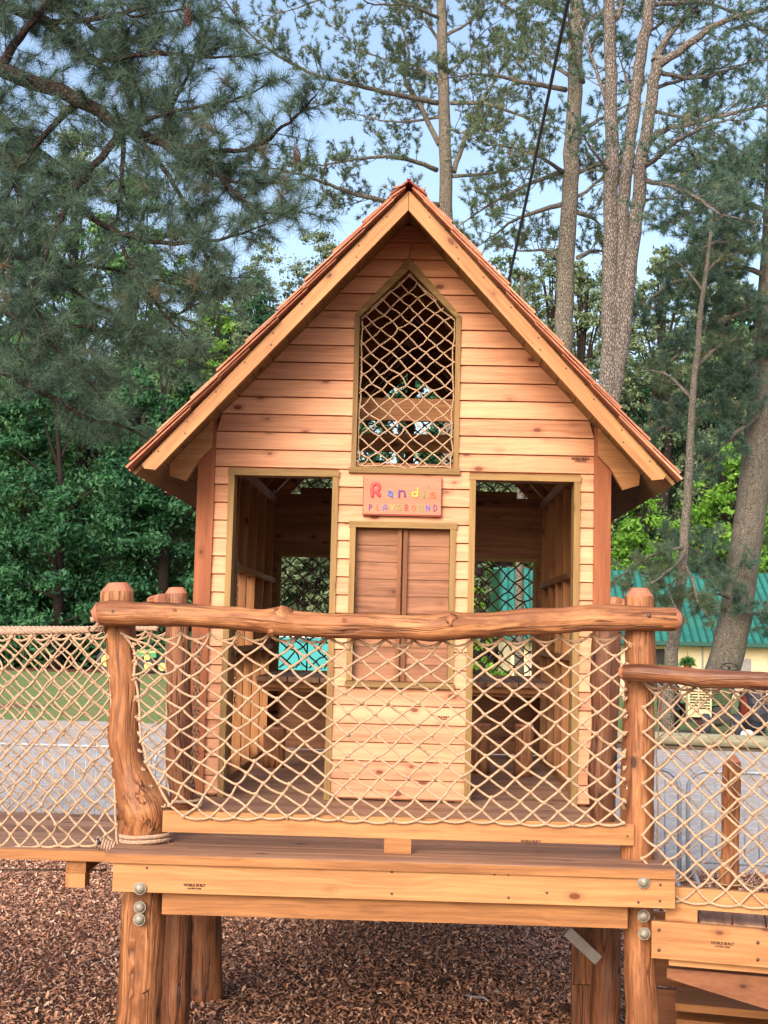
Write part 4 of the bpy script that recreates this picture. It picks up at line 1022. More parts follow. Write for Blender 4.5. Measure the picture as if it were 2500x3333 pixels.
wheel(tr, (at(2222, 0, YT2).x, YT2+1.4, .62), .62, .34, .32, M['red']); wheel(tr, (at(2478, 0, YT2).x, YT2+.9, .62), .62, .40, .32, M['red'])
wheel(tr, (at(2292, 0, YT2).x, YT2-.1, .30), .30, .2, .15, M['red'], tread=False); wheel(tr, (at(2395, 0, YT2).x, YT2+.05, .28), .28, .18, .14, M['white'], tread=False)
mb = MB(); c = at(2375, 2172, YT2+1.2); R = .2; mb.tube([c+Vector((R*math.cos(a), .06*math.sin(a), .09*math.sin(a))) for a in np.linspace(0, 2*PI, 22)[:-1]], .014, 6, closed=True)
for a in (.3, 2.3, 4.4): mb.tube([c, c+Vector((R*math.cos(a), .06*math.sin(a), .09*math.sin(a)))], .010, 5)
mb.tube([c, c+Vector((-.05, -.5, -.5))], .018, 6); mb.build('steering_wheel', M['black'], tr)
mb = MB(); c = at(2425, 2385, YT2-.3); mb.ball((c.x, YT2-.5, .13), .26, (.6, .35, .45), 10, 6); tag(mb.build('white_bucket', M['white']), 'small white plastic thing on the ground by the old tractor', 'bucket')
# small green tractor far left
YL = 62; t2 = empty('small_tractor', (at(440, 0, YL).x, YL, 0), 'small green and yellow tractor parked at the far edge of the lawn, behind the nets', 'tractor')
X = lambda px: at(px, 2150, YL).x
mb = MB(); mb.box(X(440), X(512), YL-.3, YL+.3, .72, 1.10, 0); mb.box(X(380), X(442), YL-.45, YL+.45, .62, .85, 0); mb.build('body', M['vgreen'], t2)
mb = MB(); mb.box(X(442), X(508), YL-.32, YL-.301, .96, 1.04, 0); mb.box(X(474), X(492), YL-.34, YL-.302, .5, .86, 0); mb.box(X(372), X(392), YL-.3, YL+.3, .86, 1.2, 0); mb.build('yellow_trim', M['vyellow'], t2)
mb = MB(); mb.box(X(400), X(540), YL-.15, YL+.15, .35, .6, 0); mb.tube([(X(415), YL, .85), (X(425), YL, 1.3)], .03, 6); mb.build('frame', M['dark'], t2)
mb = MB(); mb.tube([Vector((X(425)+.16*math.cos(a), YL+.16*math.sin(a), 1.3)) for a in np.linspace(0, 2*PI, 14)[:-1]], .02, 5, closed=True); mb.build('steering_wheel', M['black'], t2)
wheel(t2, (X(362), YL-.6, .55), .55, .3, .30, M['vyellow'], 'y', False); wheel(t2, (X(492), YL-.5, .32), .32, .2, .20, M['vyellow'], 'y', False); wheel(t2, (X(533), YL-.2, .30), .30, .2, .19, M['vyellow'], 'y', False)
# building with green metal roof
YG = 51.5; gx0 = at(1622, 2100, YG).x; gx1 = gx0+24
bd = empty('farm_building', ((gx0+gx1)/2, YG, 0), 'low cream building with a teal green ribbed metal roof behind the trees on the right', 'building')
ze = at(2250, 2090, YG-.6).z; M['cream'] = plain('cream_wall', srgb(214, 200, 166), .8, 0, .06, 2)
def rmat():
    s = N('green_metal_roof'); co = s.n('ShaderNodeTexCoord').outputs['Object']; nz = s.noise(s.mul(co, (1, 6, 1)), .8, 4)
    return s.out(s.mix(s.rng(nz, .35, .7), srgb(34, 110, 102), srgb(56, 134, 122)), .42, **{'Specular IOR Level': .5})
M['groof'] = rmat(); M['gfascia'] = plain('dark_green_fascia', srgb(34, 84, 74), .6)
mb = MB(); mb.box(gx0+.5, gx1, YG, YG+8, 0, ze+.05, 0); mb.build('wall', M['cream'], bd)
yr = YG+4.2; zr = at(2250, 1862, yr).z
for dy, nm_ in ((-.7, 'roof'), (1, None)):
    if nm_:
        mb = MB(); ribs = MB(); q = [(gx0, YG-.7, ze), (gx1, YG-.7, ze), (gx1, yr, zr), (gx0+.3, yr, zr)]
        mb.hexa([(a, b, c-.05) for a, b, c in q]+q, 0); x = gx0+.02; k = 0
        while x < gx1-.1: ribs.bar((x, YG-.7, ze+.035), (x+.3*max(0, 1-(x-gx0)/24), yr, zr+.035), .07, .06); x += .30
        ro = mb.build('roof', M['groof'], bd); ribs.build('roof_ribs', M['gfascia'], ro)
        mb = MB(); mb.hexa([(gx0, yr+.01, zr-.05), (gx1, yr+.01, zr-.05), (gx1, YG+8.6, ze), (gx0, YG+8.6, ze), (gx0, yr+.01, zr), (gx1, yr+.01, zr), (gx1, YG+8.6, ze+.05), (gx0, YG+8.6, ze+.05)], 0); mb.build('rear_slope', M['groof'], ro)
mb = MB(); mb.box(gx0-.02, gx1, YG-.76, YG-.70, ze-.14, ze+.02, 0); mb.box(gx0, gx1, YG-.69, YG-.003, ze-.17, ze-.15, 0); mb.build('fascia', M['gfascia'], bd)
mb = MB(); xd = at(2120, 0, YG).x; mb.box(at(2075, 0, YG).x, at(2172, 0, YG).x, YG-.03, YG-.001, .0, ze-.3, 2); dr = mb.build('doorway', M['black'], bd)
mb = MB(); mb.box(at(2322, 0, YG).x, at(2330, 0, YG).x, YG-1.2, YG-1.1, 0, at(0, 2118, YG).z+.0 if False else 1.65, 2); mb.build('porch_post', M['corner'], bd)
mb = MB(); mb.box(at(2340, 0, YG).x, at(2440, 0, YG).x, YG-.02, YG-.001, .3, 1.5, 0); mb.box(at(2492, 0, YG).x, at(2530, 0, YG).x, YG-.02, YG-.001, .2, 1.55, 0); mb.build('window', M['greyboard'], bd)
mb = MB()
for k in range(7):
    mb = MB(); mb.box(gx0+1.2+3.4*k, gx0+1.28+3.4*k, YG-.012, YG-.002, .13, ze-.2, 2); mb.build('pilaster', M['greyboard'], bd)
mb = MB(); mb.box(gx0+.4, gx1, YG-1.6, YG-.01, 0, .12, 0); mb.build('step', M['cream'], bd)
def fern(px, py, Y, label, pot, n=340, R=.42):
    c = at(px, py, Y); o = empty('hanging_plant', c, label, 'plant'); mb = MB()
    mb.tube([c+Vector((0, 0, -.30)), c+Vector((0, 0, -.08))], [.12, .17], 12); mb.build('pot', pot, o)
    V = []; 
    dirs = RG.normal(size=(n, 3)); dirs[:, 2] = np.abs(dirs[:, 2])*.9-.15; dirs /= np.linalg.norm(dirs, axis=1)[:, None]
    L = R*RG.uniform(.6, 1.1, n)[:, None]; s = np.cross(dirs, RG.normal(size=(n, 3))); s /= np.linalg.norm(s, axis=1)[:, None]; s *= .022
    b = np.array(c)+np.array([0, 0, -.05]); m_ = b+dirs*L*.6; t = b+dirs*L+np.array([0, 0, -.12])*L/R
    V = np.stack([np.repeat(b[None], n, 0)-s*.3, m_-s, t, m_+s], 1).reshape(-1, 3)
    mesh_obj('fronds', V, np.arange(4*n).reshape(-1, 4), M['fern'], o, rnd=RG.random(n))
    mb = MB(); mb.tube([c+Vector((0, 0, -.08)), c+Vector((0, 0, .42))], .008, 4); mb.build('hanger', M['dark'], o)
fern(2238, 2155, YG-1.2, 'bushy green fern in a hanging brown pot by the cream wall', M['corner'])
fern(2156, 2162, YG-1.0, 'small plant in a white hanging pot before the dark doorway', M['white'], 60, .2)
# portable toilets
M['teal'] = plain('turquoise_plastic', srgb(26, 142, 150), .5); M['tealdark'] = plain('dark_vent', srgb(30, 90, 100), .6)
for i, (a, b, lab) in enumerate(((902, 998, 'turquoise portable toilet with white roof, left of the pair seen through the doorway'), (1003, 1092, 'turquoise portable toilet with white roof, right of the pair seen through the doorway'))):
    Yt = 50; xa, xb = at(a, 2100, Yt).x, at(b, 2100, Yt).x; t = empty('portable_toilet', ((xa+xb)/2, Yt, 0), lab, 'portable toilet', 'portable toilets')
    mb = MB(); mb.box(xa, xb, Yt, Yt+1.1, 0, 1.92, 2); mb.build('cabin', M['teal'], t)
    mb = MB(); h = 1.92; mb.hexa([(xa-.03, Yt-.04, h+.001), (xb+.03, Yt-.04, h+.001), (xb+.03, Yt+1.14, h+.001), (xa-.03, Yt+1.14, h+.001), (xa+.1, Yt+.15, h+.25), (xb-.1, Yt+.15, h+.25), (xb-.1, Yt+.95, h+.25), (xa+.1, Yt+.95, h+.25)], 0); mb.build('roof', M['white'], t)
    mb = MB(); mb.box(xa+.18, xb-.18, Yt-.03, Yt-.001, .1, 1.62, 2); dd = mb.build('door', M['teal'], t)
    mb = MB(); mb.box(xb-.3, xb-.24, Yt-.05, Yt-.031, .85, 1.0, 2); mb.build('handle', M['black'], dd)
    mb = MB()
    for k in range(3): mb.box(xa+.1+.36*k, xa+.36+.36*k, Yt-.01, Yt-.002, 1.70, 1.84, 0)
    mb.build('vent', M['tealdark'], t)
# cable
pts = [at(1890, -180, 9.6), at(1850, 0, 10), at(1752, 470, 12), at(1655, 920, 14), at(1520, 1560, 17), at(1400, 2130, 19.6), at(1310, 2540, 22)]
mb = MB(); mb.tube(pts, [.016]*4+[.015]*3, 7); tag(mb.build('guy_cable', M['dark']), 'dark cable slanting down from the treetops to behind the roof', 'cable')

# ================================================================== TREES
def needles(name, tufts, mat, parent, per, length, width, bias=.7, tail=.5, droop=.0):
    T = np.array([[*p, *d, s] for p, d, s in tufts], np.float32)
    P = np.repeat(T[:, :3], per, 0); D = np.repeat(T[:, 3:6], per, 0); S = np.repeat(T[:, 6], per)[:, None]
    n = len(P); q = RG.normal(size=(n, 3)); q /= np.linalg.norm(q, axis=1)[:, None]
    d = D*bias+q*.85; d[:, 2] -= droop; d /= np.linalg.norm(d, axis=1)[:, None]
    b = P-D*(RG.random((n, 1))*tail*length*S)
    L = length*S*RG.uniform(.6, 1.1, (n, 1)); s = np.cross(d, RG.normal(size=(n, 3))); s /= np.linalg.norm(s, axis=1)[:, None]; s *= width/2
    V = np.stack([b-s, b+s, b+d*L], 1).reshape(-1, 3)
    base = np.repeat(RG.random(len(T)), per); r = np.clip(base*.6+RG.random(n)*.4, 0, 1)
    r[base > .985] = .99
    return mesh_obj(name, V, np.arange(3*n).reshape(-1, 3), mat, parent, rnd=r)
class Pine:
    def __init__(s, label, bark_, seed, base, group=None, cat='tree', name='pine_tree'):
        s.rs = random.Random(seed); s.mb = MB(); s.tufts = []; s.bark = bark_; s.o = empty(name, base, label, cat, group)
    def limb(s, pts, r0, r1, n=9, jit=.03, cap=True, taper=1.):
        P = []
        for a, b in zip(pts, pts[1:]):
            k = 4
            for i in range(k): P.append(Vector(a).lerp(Vector(b), i/k))
        P.append(Vector(pts[-1])); m = len(P)
        # smooth
        for _ in range(2): P = [P[0]]+[(P[i-1]+P[i]*2+P[i+1])/4 for i in range(1, m-1)]+[P[-1]]
        j = min(.012, (Vector(P[0])-Vector(P[-1])).length*.004)
        P = [p+Vector((s.rs.gauss(0, j), s.rs.gauss(0, j), s.rs.gauss(0, j))) for p in P]
        s.mb.tube(P, [r0+(r1-r0)*(i/(m-1))**taper for i in range(m)], n, jit=jit, cap=cap); return P
    def twig(s, p, d, L, r, lvl, tuft, spread=.55, up=.15):
        rs = s.rs; d = Vector(d).normalized(); pts = [Vector(p)]; q = Vector(p); dd = d.copy(); n = 4
        for i in range(n):
            dd = (dd+Vector((rs.gauss(0, .14), rs.gauss(0, .14), rs.gauss(0, .14)+up*.3))).normalized(); q = q+dd*L/n; pts.append(q.copy())
        s.mb.tube(pts, [r, r*.8, r*.65, r*.5, r*.35], 4 if lvl > 0 else 3, cap=False)
        if lvl > 0:
            k = max(2, int(4*min(1.6, L/.6)))
            for i in range(k):
                t = .3+.7*(i+rs.random())/k; a = t*n; i0 = min(n-1, int(a)); pp = pts[i0].lerp(pts[i0+1], a-i0)
                rd = Vector((rs.gauss(0, 1), rs.gauss(0, 1), rs.gauss(0, .7)+up)).normalized()
                s.twig(pp, dd*.7+rd*spread*1.4, L*rs.uniform(.28, .5), r*.5, lvl-1, tuft, spread, up)
        s.tufts.append((pts[-1], dd, tuft*rs.uniform(.75, 1.1)))
        if lvl > 0 or rs.random() < .6: s.tufts.append((pts[2], dd, tuft*rs.uniform(.5, .8)))
    def dress(s, P, t0, step, L, r, tuft, lvl=1, out=.8, up=.15, down=0.):
        rs = s.rs; acc = 0; total = sum((b-a).length for a, b in zip(P, P[1:])); run = 0
        for a, b in zip(P, P[1:]):
            seg = (b-a).length; run += seg; acc += seg
            if run/total < t0: acc = 0; continue
            tn = (b-a).normalized()
            while acc > step:
                acc -= step*rs.uniform(.6, 1.4)
                rd = Vector((rs.gauss(0, 1), rs.gauss(0, 1), rs.gauss(0, 1)+up-down)); rd = (rd-tn*rd.dot(tn)*.5).normalized()
                f = 1-.45*run/total
                s.twig(a.lerp(b, rs.random()), tn*.55+rd*out, L*f*rs.uniform(.6, 1.2), r, lvl, tuft, up=up-down)
        s.twig(P[-1], P[-1]-P[-2], L*.6, r, lvl, tuft, up=up)
    def finish(s, mat, per, length, width, **kw):
        s.mb.build('trunk', s.bark, s.o)
        needles('crown', s.tufts, mat, s.o, per, length, width, **kw)
        return s.o
def path(px, Y0, Y1=None):
    Y1 = Y0 if Y1 is None else Y1; n = len(px)-1
    return [at(x, y, Y0+(Y1-Y0)*i/n) for i, (x, y) in enumerate(px)]
def gbase(px, Y): return Vector((at(px, 2200, Y).x, Y, -.05))
# ---- near pine on the left
def near_pine():
    t = Pine('big dark long-needled pine whose boughs and cones fill the upper left', M['barkdark'], 41, gbase(-900, 11.5))
    for q_ in (0,): pass
    t.limb([gbase(-900, 11.5), at(-880, 1000, 11.5), at(-820, 0, 11.5), at(-780, -900, 11.5)], .28, .2, 12)
    Ls = [([(-850, -40), (-300, 90), (0, 225), (264, 324), (392, 414), (527, 467), (640, 500), (760, 560)], 11.5, 10.5, .085, .02),
          ([(-860, -300), (-300, -80), (60, 30), (170, 75), (300, 200), (420, 270), (560, 365)], 11.5, 11, .06, .018),
          ([(392, 420), (350, 490), (286, 560), (228, 648), (170, 770), (110, 920), (85, 1000), (60, 1120)], 10.9, 10.3, .034, .010),
          ([(228, 648), (316, 724), (400, 765), (490, 788), (648, 795), (770, 770), (860, 735)], 10.7, 10.1, .026, .008),
          ([(400, 430), (398, 560), (390, 650), (380, 720)], 10.9, 10.6, .022, .010),
          ([(440, 440), (543, 558), (588, 640), (655, 790), (702, 920)], 10.8, 10.2, .024, .007),
          ([(527, 467), (640, 480), (770, 500), (880, 450), (960, 380), (1030, 310)], 10.6, 10.0, .026, .006),
          ([(520, 465), (660, 560), (800, 600), (930, 590)], 10.6, 10.2, .022, .006),
          ([(640, 500), (760, 620), (850, 700), (980, 690)], 10.5, 10.0, .018, .006),
          ([(170, 75), (330, 60), (470, 20), (640, -30)], 11.2, 10.8, .026, .01),
          ([(300, 200), (440, 180), (580, 175), (700, 190), (840, 180)], 11, 10.4, .024, .006),
          ([(-840, 200), (-350, 330), (0, 470), (40, 560), (70, 640), (95, 740)], 11.5, 10.8, .06, .018),
          ([(-840, 500), (-350, 640), (-60, 760), (120, 880), (260, 960), (420, 1060)], 11.5, 10.6, .05, .012),
          ([(-840, 800), (-350, 860), (-60, 960), (100, 1080), (240, 1180), (390, 1240)], 11.5, 10.6, .05, .010),
          ([(400, 800), (440, 900), (520, 1010), (600, 1090)], 10.4, 10.2, .016, .006),
          ([(100, 920), (140, 1060), (220, 1180), (330, 1290)], 10.4, 10.2, .016, .006),
          ([(520, 460), (560, 340), (620, 240), (650, 130)], 10.8, 10.6, .024, .006),
          ([(380, 0), (420, 60), (500, 40), (610, 30), (700, 60)], 10.8, 10.6, .012, .005),
          ([(0, 225), (60, 120), (150, 20), (220, -80)], 11.2, 11, .04, .015),
          ([(450, 440), (420, 320), (380, 200), (420, 90)], 11.2, 11, .03, .012),
          ([(648, 795), (720, 900), (760, 980)], 10.2, 10.0, .012, .005),
          ([(264, 324), (160, 420), (80, 520), (20, 640)], 11.2, 10.9, .03, .012),
          ([(286, 560), (180, 600), (80, 700), (10, 800)], 10.9, 10.5, .02, .008),
          ([(-840, 1000), (-300, 1100), (0, 1200), (160, 1290), (300, 1370), (430, 1400)], 11.8, 10.9, .05, .010),
          ([(-840, -100), (-200, 0), (60, -40), (220, 30), (330, 110), (480, 130)], 11.6, 11.2, .05, .012),
          ([(100, 1080), (220, 1060), (380, 1080), (520, 1140), (640, 1180)], 10.8, 10.5, .018, .006),
          ([(420, 1060), (520, 1050), (620, 1000), (700, 960)], 10.7, 10.5, .012, .005),
          ([(120, 880), (300, 860), (460, 900), (600, 930)], 10.9, 10.6, .02, .006),
          ([(-300, 90), (-100, 300), (60, 420), (160, 520), (240, 560)], 11.6, 11.2, .04, .010),
          ([(392, 414), (500, 380), (620, 350), (760, 330), (860, 280)], 10.9, 10.4, .02, .006)]
    for i, (pp, y0, y1, r0, r1) in enumerate(Ls):
        P = t.limb(path(pp, y0, y1), r0*1.15, r1*1.1, 8)
        main = i in (0, 1, 11, 12, 13)
        t.dress(P, .45 if main else .06, .052, .42, .005, 1.0, 1, up=.06)
    return t.finish(M['needle_near'], 50, .17, .0036, bias=.55, tail=.6)
near_pine()
for i, (px, py, L, lab) in enumerate(((612, 57, .135, 'large brown pine cone hanging at the top of the picture'), (967, 505, .105, 'brown pine cone hanging at the right end of a long bough'), (927, 593, .085, 'smaller brown pine cone hanging just left of the roof slope'), (965, 670, .05, 'tiny closed green-brown cone on a twig above the roof slope'))):
    mb = MB(); cone_mesh(mb, at(px, py, 10.1), L, (.15, .1, -1), i+5); c = at(px, py, 10.1); mb.tube([c+Vector((0, 0, L*.4)), c+Vector((-.02, 0, L*.9))], .006, 5)
    tag(mb.build('pine_cone', M['cone']), lab, 'pine cone', 'pine cones hanging in the near pine')
def mid_pine(label, seed, trunks, limbs, Y, mat='needle_mid', bk='bark', step=.26, L=1.1, tuft=1., per=24, extra=(), nl=.20, nw=.010, lvl=2):
    t = Pine(label, M[bk], seed, gbase(trunks[0][0][-1][0], Y))
    for pp, r0, r1 in trunks: t.limb(path(pp, Y), r0, r1, 14, .04)
    for pp, r0, y1 in limbs:
        P = t.limb(path(pp, Y, Y+y1), r0, r0*.15, 7); t.dress(P, .18, step, L, .012, tuft, lvl, up=.2)
    return t.finish(M[mat], per, nl, nw, bias=.5, tail=.7)
# ---- pine behind the ridge
mid_pine('slender grey pine trunk rising straight behind the roof ridge with bare spreading limbs', 51,
    [([(1470, 2400), (1462, 1200), (1456, 800), (1450, 530), (1443, 300), (1438, 100), (1430, -300), (1425, -900)], .20, .09)],
    [([(1423, 554), (1340, 520), (1250, 506), (1150, 520), (1055, 539), (930, 535)], .065, -3),
     ([(1430, 470), (1363, 331), (1310, 264), (1335, 180), (1298, 50), (1280, -60)], .07, 2),
     ([(1425, 335), (1340, 320), (1250, 298), (1130, 271), (1017, 241), (904, 185), (814, 113), (754, 38), (700, -60)], .07, -4),
     ([(1430, 665), (1330, 660), (1250, 656), (1130, 625), (1055, 595), (980, 565), (880, 545), (800, 540)], .075, -4),
     ([(1476, 560), (1514, 445), (1574, 316), (1650, 196), (1702, 128), (1740, 20)], .07, 2),
     ([(1465, 335), (1566, 332), (1672, 369), (1740, 390), (1830, 430)], .06, -2), ([(1476, 573), (1589, 565), (1702, 550), (1780, 560)], .05, 2),
     ([(1440, 290), (1380, 220), (1300, 200), (1200, 180), (1100, 100)], .05, 3), ([(1440, 150), (1380, 60), (1330, -20)], .05, 1), ([(1445, 120), (1550, 60), (1600, -20)], .05, 1),
     ([(1445, 420), (1540, 440), (1620, 420)], .03, -2), ([(1435, 60), (1320, 10), (1220, 20), (1120, -30)], .05, -3), ([(1435, 380), (1300, 400), (1180, 380), (1080, 330)], .04, 3),
     ([(1450, 240), (1520, 190), (1560, 110), (1640, 60)], .04, 2), ([(1435, -60), (1200, -40), (1000, 10), (880, 60)], .05, -2), ([(1440, -30), (1600, -20), (1700, 60), (1790, 80)], .05, 2)], 31, step=.15, per=15, nl=.135, nw=.014, L=.95)
# ---- pine between ridge and the pair
mid_pine('straight grey pine between the ridge tree and the pair of leaning trunks', 52,
    [([(1800, 2420), (1828, 1300), (1835, 1080), (1842, 900), (1850, 700), (1862, 500), (1872, 300), (1876, 100), (1880, -200), (1885, -900)], .215, .13)],
    [([(1840, 294), (1740, 271), (1589, 245), (1514, 241), (1440, 260)], .06, -2), ([(1860, 250), (1800, 215), (1740, 170), (1680, 150), (1600, 150)], .05, 3),
     ([(1880, 430), (1944, 395), (1990, 370), (2080, 320)], .06, 2), ([(1870, 570), (1930, 540), (1990, 530)], .06, 1), ([(1835, 560), (1760, 510), (1670, 480), (1566, 460)], .05, -3),
     ([(1830, 560), (1702, 603), (1582, 671), (1491, 738)], .055, -3), ([(1835, 665), (1740, 690), (1672, 716), (1600, 770), (1560, 800)], .06, 3),
     ([(1880, 690), (1930, 710), (1965, 740)], .06, 1), ([(1835, 850), (1780, 810), (1700, 820), (1640, 800)], .05, 2), ([(1880, 840), (1930, 815), (1985, 820)], .06, 2),
     ([(1900, 270), (1870, 200), (1852, 60), (1845, -60)], .05, -2), ([(1880, 100), (1960, 40), (2040, -20)], .05, 2), ([(1870, 60), (1780, 10), (1700, -30)], .05, 2), ([(1880, 640), (1990, 560), (2050, 500)], .04, 2)], 27, step=.14, per=15, nl=.13, nw=.013, L=.9)
# ---- the pair
mid_pine('pair of rough pinkish grey pine trunks joined low down, right of the roof', 53,
    [([(1900, 2460), (1935, 1800), (1958, 1500), (1975, 1330), (1982, 1200), (1988, 900), (1988, 700), (1990, 500), (1988, 250), (1984, 0), (1980, -500)], .20, .09),
     ([(1962, 1480), (1985, 1330), (2012, 1200), (2045, 942), (2064, 754), (2080, 630), (2086, 527), (2112, 380), (2136, 218), (2150, 190)], .15, .10),
     ([(2000, 1230), (2008, 1080), (2019, 850), (2026, 700), (2036, 565), (2052, 452), (2070, 301), (2082, 188), (2110, 60), (2122, -100), (2130, -600)], .12, .10)],
    [([(2138, 218), (2230, 151), (2327, 83), (2410, 50), (2500, 28), (2600, 0)], .085, -1), ([(2130, 200), (2192, 90), (2250, 40), (2305, -20)], .08, 1),
     ([(2140, 228), (2230, 256), (2320, 249), (2425, 203), (2540, 190)], .045, 1), ([(2110, 460), (2154, 422), (2267, 399), (2380, 369), (2500, 343), (2620, 330)], .07, -2),
     ([(2098, 545), (2154, 497), (2222, 445), (2305, 407), (2400, 380)], .06, -3), ([(2100, 590), (2177, 603), (2267, 640), (2343, 701), (2500, 731)], .05, -3),
     ([(2128, 288), (2230, 256), (2327, 226), (2500, 188)], .04, 3), ([(2085, 650), (2160, 645), (2260, 640)], .03, 1), ([(1975, 330), (1930, 200), (1900, 100), (1860, 20)], .04, 1),
     ([(2010, 60), (2030, -10), (2040, -90)], .05, 1), ([(1985, 560), (1920, 480), (1880, 400)], .04, -1), ([(2050, 300), (2030, 220), (2000, 150)], .03, 1),
     ([(2085, 120), (2180, 60), (2260, -20)], .04, 2), ([(2110, 360), (2220, 380), (2330, 430), (2420, 500)], .04, 1), ([(2100, 20), (2300, 0), (2420, 60), (2520, 130)], .05, 2)], 23, mat='needle_blue', bk='barkpink', step=.12, L=.85, per=17, nl=.125, nw=.0105)
# ---- slim pine and big leaning trunk by the green roof
t = Pine('slim leaning pine stem with a drooping bushy bough in front of the green roof', M['bark'], 54, gbase(2175, 30))
t.limb(path([(2172, 2395), (2180, 2170), (2205, 1980), (2228, 1780), (2243, 1500), (2262, 1200), (2290, 950), (2312, 760), (2330, 620)], 30), .165, .02, 12)
for pp, r, dy in (([(2240, 1780), (2130, 1800), (2060, 1850), (2010, 1880)], .05, -1.5), ([(2230, 1800), (2180, 1860), (2120, 1900)], .045, -2), ([(2225, 1830), (2260, 1900), (2270, 1960), (2300, 2000)], .04, -1), ([(2220, 1850), (2170, 1930), (2200, 1980)], .03, -1.5), ([(2262, 1200), (2340, 1120), (2420, 1100)], .05, 1), ([(2255, 1300), (2180, 1220), (2100, 1200)], .05, 1), ([(2290, 950), (2240, 880), (2200, 850)], .04, 1), ([(2300, 880), (2360, 830), (2420, 820)], .04, 1)):
    P = t.limb(path(pp, 30, 30+dy), r, .02, 6); t.dress(P, .25, .15, .65, .010, 1., 2, up=-.05)
t.finish(M['needle_mid'], 24, .22, .010, bias=.5, tail=.7)
t = Pine('massive grey pine trunk leaning right beside the old tractor', M['bark'], 55, gbase(2290, 34))
t.limb(path([(2290, 2345), (2362, 2170), (2400, 1960), (2440, 1700), (2462, 1500), (2478, 1350), (2500, 1100), (2530, 700), (2540, 200), (2545, -300)], 34), .44, .30, 16, .04)
for pp, r, dy in (([(2395, 1905), (2340, 1870), (2290, 1810), (2247, 1782), (2200, 1760)], .07, -1), ([(2490, 1330), (2440, 1380), (2380, 1420), (2300, 1500)], .08, -2), ([(2480, 1300), (2380, 1280), (2260, 1330), (2140, 1400)], .07, -1), ([(2500, 1000), (2400, 1020), (2280, 1080), (2180, 1180)], .08, -2), ([(2500, 900), (2400, 860), (2300, 900), (2180, 920), (2110, 980)], .08, -2), ([(2510, 700), (2400, 640), (2300, 660), (2200, 720)], .08, -2), ([(2520, 1100), (2440, 1180), (2380, 1260)], .07, -1), ([(2400, 1960), (2340, 1930), (2300, 1940)], .04, -1),
                  ([(2510, 600), (2420, 540), (2330, 520), (2230, 560)], .07, -2), ([(2520, 500), (2440, 560), (2380, 600)], .07, -3), ([(2500, 800), (2350, 780), (2260, 820)], .07, -3), ([(2440, 2000), (2500, 1990), (2540, 2040)], .05, -1)):
    P = t.limb(path(pp, 34, 34+dy), r, .03, 6); t.dress(P, .12, .16, 1.15, .014, 1.1, 2, up=.1)
t.finish(M['needle_blue'], 26, .22, .013, bias=.5, tail=.7)

def leafy(name, clumps, n, size, mat, parent, flat=.3):
    """leaf quads spread through many clumps (cx,cy,cz,rx,ry,rz)"""
    C = np.array(clumps, float); vol = (C[:, 3]*C[:, 5])**1.0; k = RG.choice(len(C), n, p=vol/vol.sum())
    q = RG.normal(size=(n, 3)); q /= np.linalg.norm(q, axis=1)[:, None]; rad = np.abs(RG.normal(0, .62, n))+.12
    P = C[k, :3]+q*rad[:, None]*C[k, 3:6]
    nrm = q*.6+RG.normal(size=(n, 3))*.7; nrm[:, 2] += flat; nrm /= np.linalg.norm(nrm, axis=1)[:, None]
    a = np.cross(nrm, RG.normal(size=(n, 3))); a /= np.linalg.norm(a, axis=1)[:, None]; b = np.cross(nrm, a)
    s = (size*RG.uniform(.6, 1.3, n))[:, None]
    V = np.stack([P-a*s, P-b*s*.45, P+a*s, P+b*s*.45], 1).reshape(-1, 3)
    cr = RG.random(len(C))[k]; r = np.clip(cr*.45+RG.random(n)*.5, 0, .96)
    return mesh_obj(name, V, np.arange(4*n).reshape(-1, 4), mat, parent, rnd=r)
def broad(label, px, ytop, Y, wpx, mat, n, size, seed, group='trees beyond the lawn', nm='broadleaf_tree', zlow=.08, bk='barkdark', nclump=150):
    rs = random.Random(seed); top = at(px, ytop, Y); b = gbase(px, Y); H = top.z; W = wpx*Y/F
    if mat == 'leaf_olive': nclump = 300; n = int(n*1.3); size *= .85
    o = empty(nm, b, label, 'tree', group); mb = MB()
    tk = [b, Vector((b.x+rs.uniform(-.3, .3), Y, H*.3)), Vector((b.x+rs.uniform(-.5, .5), Y, H*.6)), Vector((top.x, Y, H*.92))]
    mb.tube(tk, [H*.018+.05, H*.014+.03, H*.008+.02, .03], 9, jit=.05); cl = []
    for k in range(nclump):
        u = rs.random(); z = H*(zlow+(1-zlow)*u); prof = math.sin(PI*min(1, .18+.80*u))**.6*(1 if u < .75 else 1-.8*(u-.75))
        a = rs.uniform(0, 2*PI); R = W*prof*math.sqrt(rs.random()); rc = W*rs.uniform(.10, .26)*(1-.4*u)
        c = (b.x+R*math.cos(a)+(top.x-b.x)*u, Y+R*math.sin(a)*.6, min(z, H-rc*.6)); cl.append((*c, rc, rc, rc*.62))
        if k % 8 == 0: mb.tube([Vector((b.x+(top.x-b.x)*u*.6, Y, max(.6, z*.75))), Vector(((b.x+c[0])/2, (Y+c[1])/2, z*.9)), Vector(c)], [H*.005+.02, .05, .03], 5, cap=False)
    mb.build('trunk', M[bk], o); leafy('crown', cl, n, size, M[mat], o); return o
